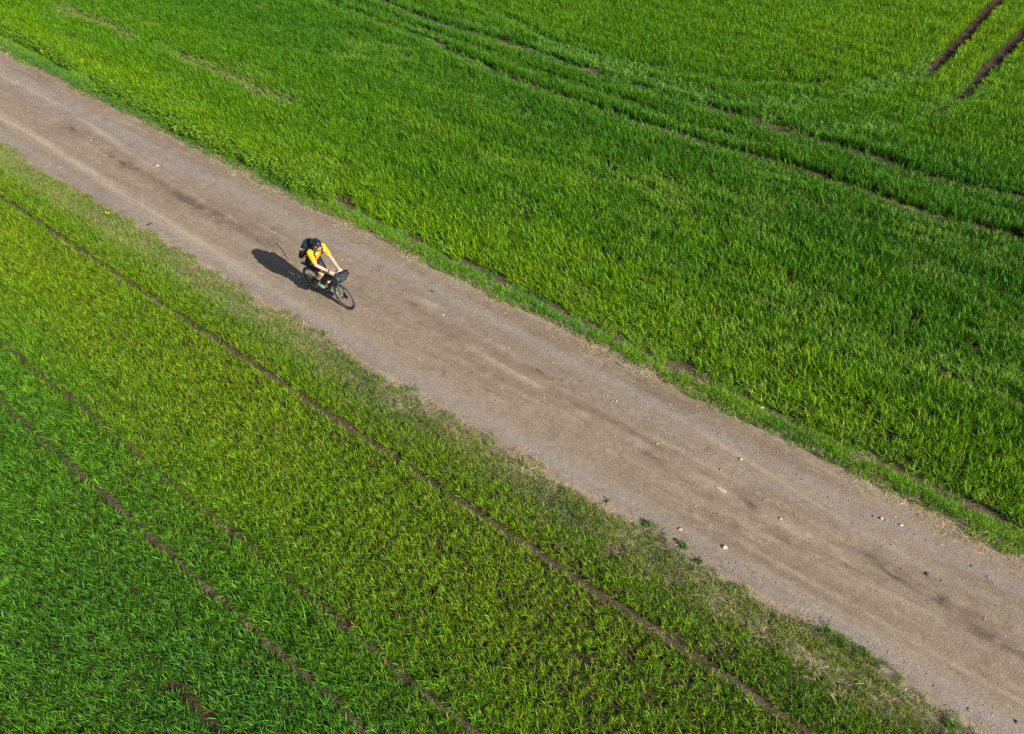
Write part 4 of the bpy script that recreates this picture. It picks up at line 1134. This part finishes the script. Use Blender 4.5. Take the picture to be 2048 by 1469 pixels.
# backpack, lying along the back
tb = (J['chest'] - J['pel']).normalized(); bk = Vector((-tb.z, 0, tb.x)).normalized()
pk = empty('backpack', to_world(BU, BV, BZ), HEAD)
tag(pk, 'dark blue and black backpack on the back of the cyclist', 'backpack')
pr = Matrix((( -bk.x, 0, tb.x), (0, 1, 0), (-bk.z, 0, tb.z))).to_3x3()      # columns: forward, left, up along the back
PC = J['wai'].lerp(J['chest'], .62) + bk * .205 + Vector((0, -.005, 0))
def pp_(x, y, z): return PC + bk * x + Vector((0, y, 0)) + tb * z
acc = ([], [])
ell(pp_(0, 0, .0), (.115, .150, .235), 18, 26, pr, acc); ell(pp_(-.02, 0, -.06), (.11, .155, .19), 18, 26, pr, acc)
o = part('pack', acc, M['pack'], pk); remesh(o, .012, 4)
part('lid', ell(pp_(-.005, 0, .165), (.112, .140, .085), 14, 22, pr), M['packtop'], pk)
part('front_pocket', ell(pp_(.075, 0, -.05), (.060, .115, .13), 14, 20, pr), M['pack'], pk)
part('side_pocket', ell(pp_(-.01, -.145, -.04), (.07, .045, .11), 12, 16, pr), M['packolive'], pk)
part('side_pocket', ell(pp_(-.01, .145, -.04), (.07, .045, .11), 12, 16, pr), M['pack'], pk)
part('hip_roll', tube([pp_(-.03, -.20, -.20), pp_(.03, -.10, -.215), pp_(.04, .10, -.215), pp_(-.02, .18, -.20)], [.055, .078, .078, .050], 14), M['pack'], pk)
part('tag', boxv(pp_(.02, -.175, .03), (.035, .012, .030), pr), M['refl'], pk, bevel=.004)
for s, sh in ((-1, 'shR'), (1, 'shL')):
    c0 = J[sh]
    pts = [pp_(-.08, s * .075, .17), c0 + Vector((-.03, -s * .075, .088)), c0 + Vector((.055, -s * .080, .060)), c0 + Vector((.090, -s * .075, -.035)),
           J['chest'] + Vector((.115, s * .105, -.06)), J['chest'] + Vector((.045, s * .165, -.12)), J['wai'] + Vector((-.06, s * .16, .05))]
    st = part('shoulder_strap', tube(pts, .026, 10, .38), M['black'], pk)
    part('buckle', boxv(pts[3] + Vector((.016, 0, 0)), (.014, .030, .030)), M['white'], st, bevel=.003)

# ------------------------------------------------------------------ twigs, weeds, dandelions, litter
def lay(pts, dz=.012):
    return [to_world(u, v, float(surf_h(np.array([u]), np.array([v]))[0]) + dz) for u, v in pts]
def twig(pts, r, side, label):
    r = r * .75; w = lay(pts, .014); o0 = w[0].copy(); e = empty('twig', o0, 0)
    tag(e, label, 'twig')
    n = len(w)
    part('stick', tube([p - o0 for p in w], [r * (1.15 - .7 * i / (n - 1)) for i in range(n)], 7), M['bark'], e)
    if side:
        w2 = lay(side, .014)
        part('side_shoot', tube([p - o0 for p in w2], [r * .7, r * .4], 6), M['bark'], e)
twig([(-13.60, 8.19), (-13.50, 8.15), (-13.39, 8.12), (-13.24, 8.075), (-13.10, 8.02), (-12.95, 7.95), (-12.81, 7.9)], .011, [(-13.10, 8.02), (-13.07, 7.90)],
     'long thin bent twig on the track by the shadow of the cyclist')
twig([(-5.68, 8.56), (-5.58, 8.565), (-5.47, 8.545)], .010, None, 'short brown twig lying in the middle of the track')
twig([(-4.43, 9.77), (-4.32, 9.73), (-4.19, 9.67)], .008, None, 'short dark twig at the far edge of the track')

def weed(u, v, size, seed, label):
    r2 = np.random.default_rng(seed)
    size *= .8
    e = empty('weed', to_world(u, v - .05, float(surf_h(np.array([u]), np.array([v - .05]))[0]) - .003), r2.uniform(0, 6))
    tag(e, label, 'weed', 'weeds growing on the near edge of the track')
    V, F, R, T = herb(r2, 5, .075 * size, .036 * size)
    part('leaves', ([tuple(p) for p in V], F), WM, e, smooth=False)
    V, F, R, T = tuft(r2, 22, .10 * size, .005, (20, 80), (-20, 40), .03 * size)
    part('grass_blades', ([tuple(p) for p in V], F), WM2, e)
def plain_leaf(name, col):
    m, nt = new_mat(name); n = N(nt)
    P = n('ShaderNodeNewGeometry').outputs['Random Per Island']
    c = n.mixc(P, [x * .65 for x in col], [min(1, x * 1.4) for x in col])
    p = n('ShaderNodeBsdfPrincipled', {'Base Color': c, 'Roughness': .5, 'Specular IOR Level': .25})
    q = n('ShaderNodeBsdfTranslucent', {'Color': c}); mx = n('ShaderNodeMixShader', {0: .33, 1: p.outputs[0], 2: q.outputs[0]})
    n('ShaderNodeOutputMaterial', {'Surface': mx.outputs[0]}); return m
WM = plain_leaf('weed_leaf', (.065, .17, .022)); WM2 = plain_leaf('weed_grass', (.09, .19, .03)); YM = simple('dandelion_yellow', (.85, .60, .01), .7)
WEEDS = [(-1.21, 6.66, 1.5, 'bushy weed on the track edge nearest the round buff stone'), (-.88, 6.60, 1.2, 'weed on the track edge just below the bushiest one'),
 (.93, 6.64, 1.0, 'small weed standing off the near verge, first above the pair at the lower right'), (1.26, 6.68, 1.2, 'upper weed of the close pair at the lower right of the track edge'),
 (1.45, 6.62, 1.2, 'lower weed of the close pair at the lower right of the track edge'), (1.80, 6.68, 1.1, 'ragged weed on gravel below the close pair'),
 (2.10, 6.66, .9, 'small weed on gravel furthest from the verge at the lower right'), (3.30, 6.42, 1.3, 'leafy weed near the bottom right corner of the photo'),
 (-1.98, 6.67, .9, 'low weed on the track edge below mid photo'), (-2.77, 6.67, .8, 'low sparse weed at the track edge left of the others'),
 (-17.0, 6.76, .9, 'small weed alone on the bare near edge at the upper left')]
for i, (u, v, s, lb) in enumerate(WEEDS): weed(u, v, s, 500 + i, lb)
def dandelion(u, v, z0, label, seed):
    r2 = np.random.default_rng(seed)
    zb = float(surf_h(np.array([u]), np.array([v]))[0])
    e = empty('dandelion', to_world(u, v, zb), 0); tag(e, label, 'flower')
    V, F, R, T = tuft(r2, 12, .14, .018, (10, 40), (-10, 20), .01)
    part('leaves', ([tuple(p) for p in V], F), WM, e)
    for k in range(3):
        x, y = r2.normal(0, .035, 2); h = z0 * r2.uniform(.85, 1.1)
        part('stalk', tube([(x * .2, y * .2, 0), (x, y, h)], .003, 6), WM, e)
        part('flower_head', ell((x, y, h), (.024, .024, .010), 6, 14, fn=lambda d: 1 + .12 * math.sin(7 * math.atan2(d.y, d.x))), YM, e)
dandelion(-18.19, 6.27, .17, 'yellow dandelion flowers in the near verge at the left', 1)
dandelion(-29.06, 10.55, .34, 'yellow dandelion flowers in the far verge near the top left corner', 2)
sc_p = to_world(-1.38, 10.40, float(surf_h(np.array([-1.38]), np.array([10.40]))[0]) + .02)
sv = [(-.06, -.03, 0), (.0, -.04, .012), (.06, -.02, .0), (.05, .03, .02), (.0, .035, .004), (-.055, .03, .015), (0, 0, .022)]
sf = [(0, 1, 6), (1, 2, 6), (2, 3, 6), (3, 4, 6), (4, 5, 6), (5, 0, 6)]
so_ = mesh_obj('paper_scrap', sv, sf, simple('pink_paper', (.62, .36, .30), .8)); so_.location = sc_p
mm = so_.modifiers.new('thick', 'SOLIDIFY'); mm.thickness = .002
tag(so_, 'crumpled pinkish scrap of paper at the edge of the far field', 'litter')
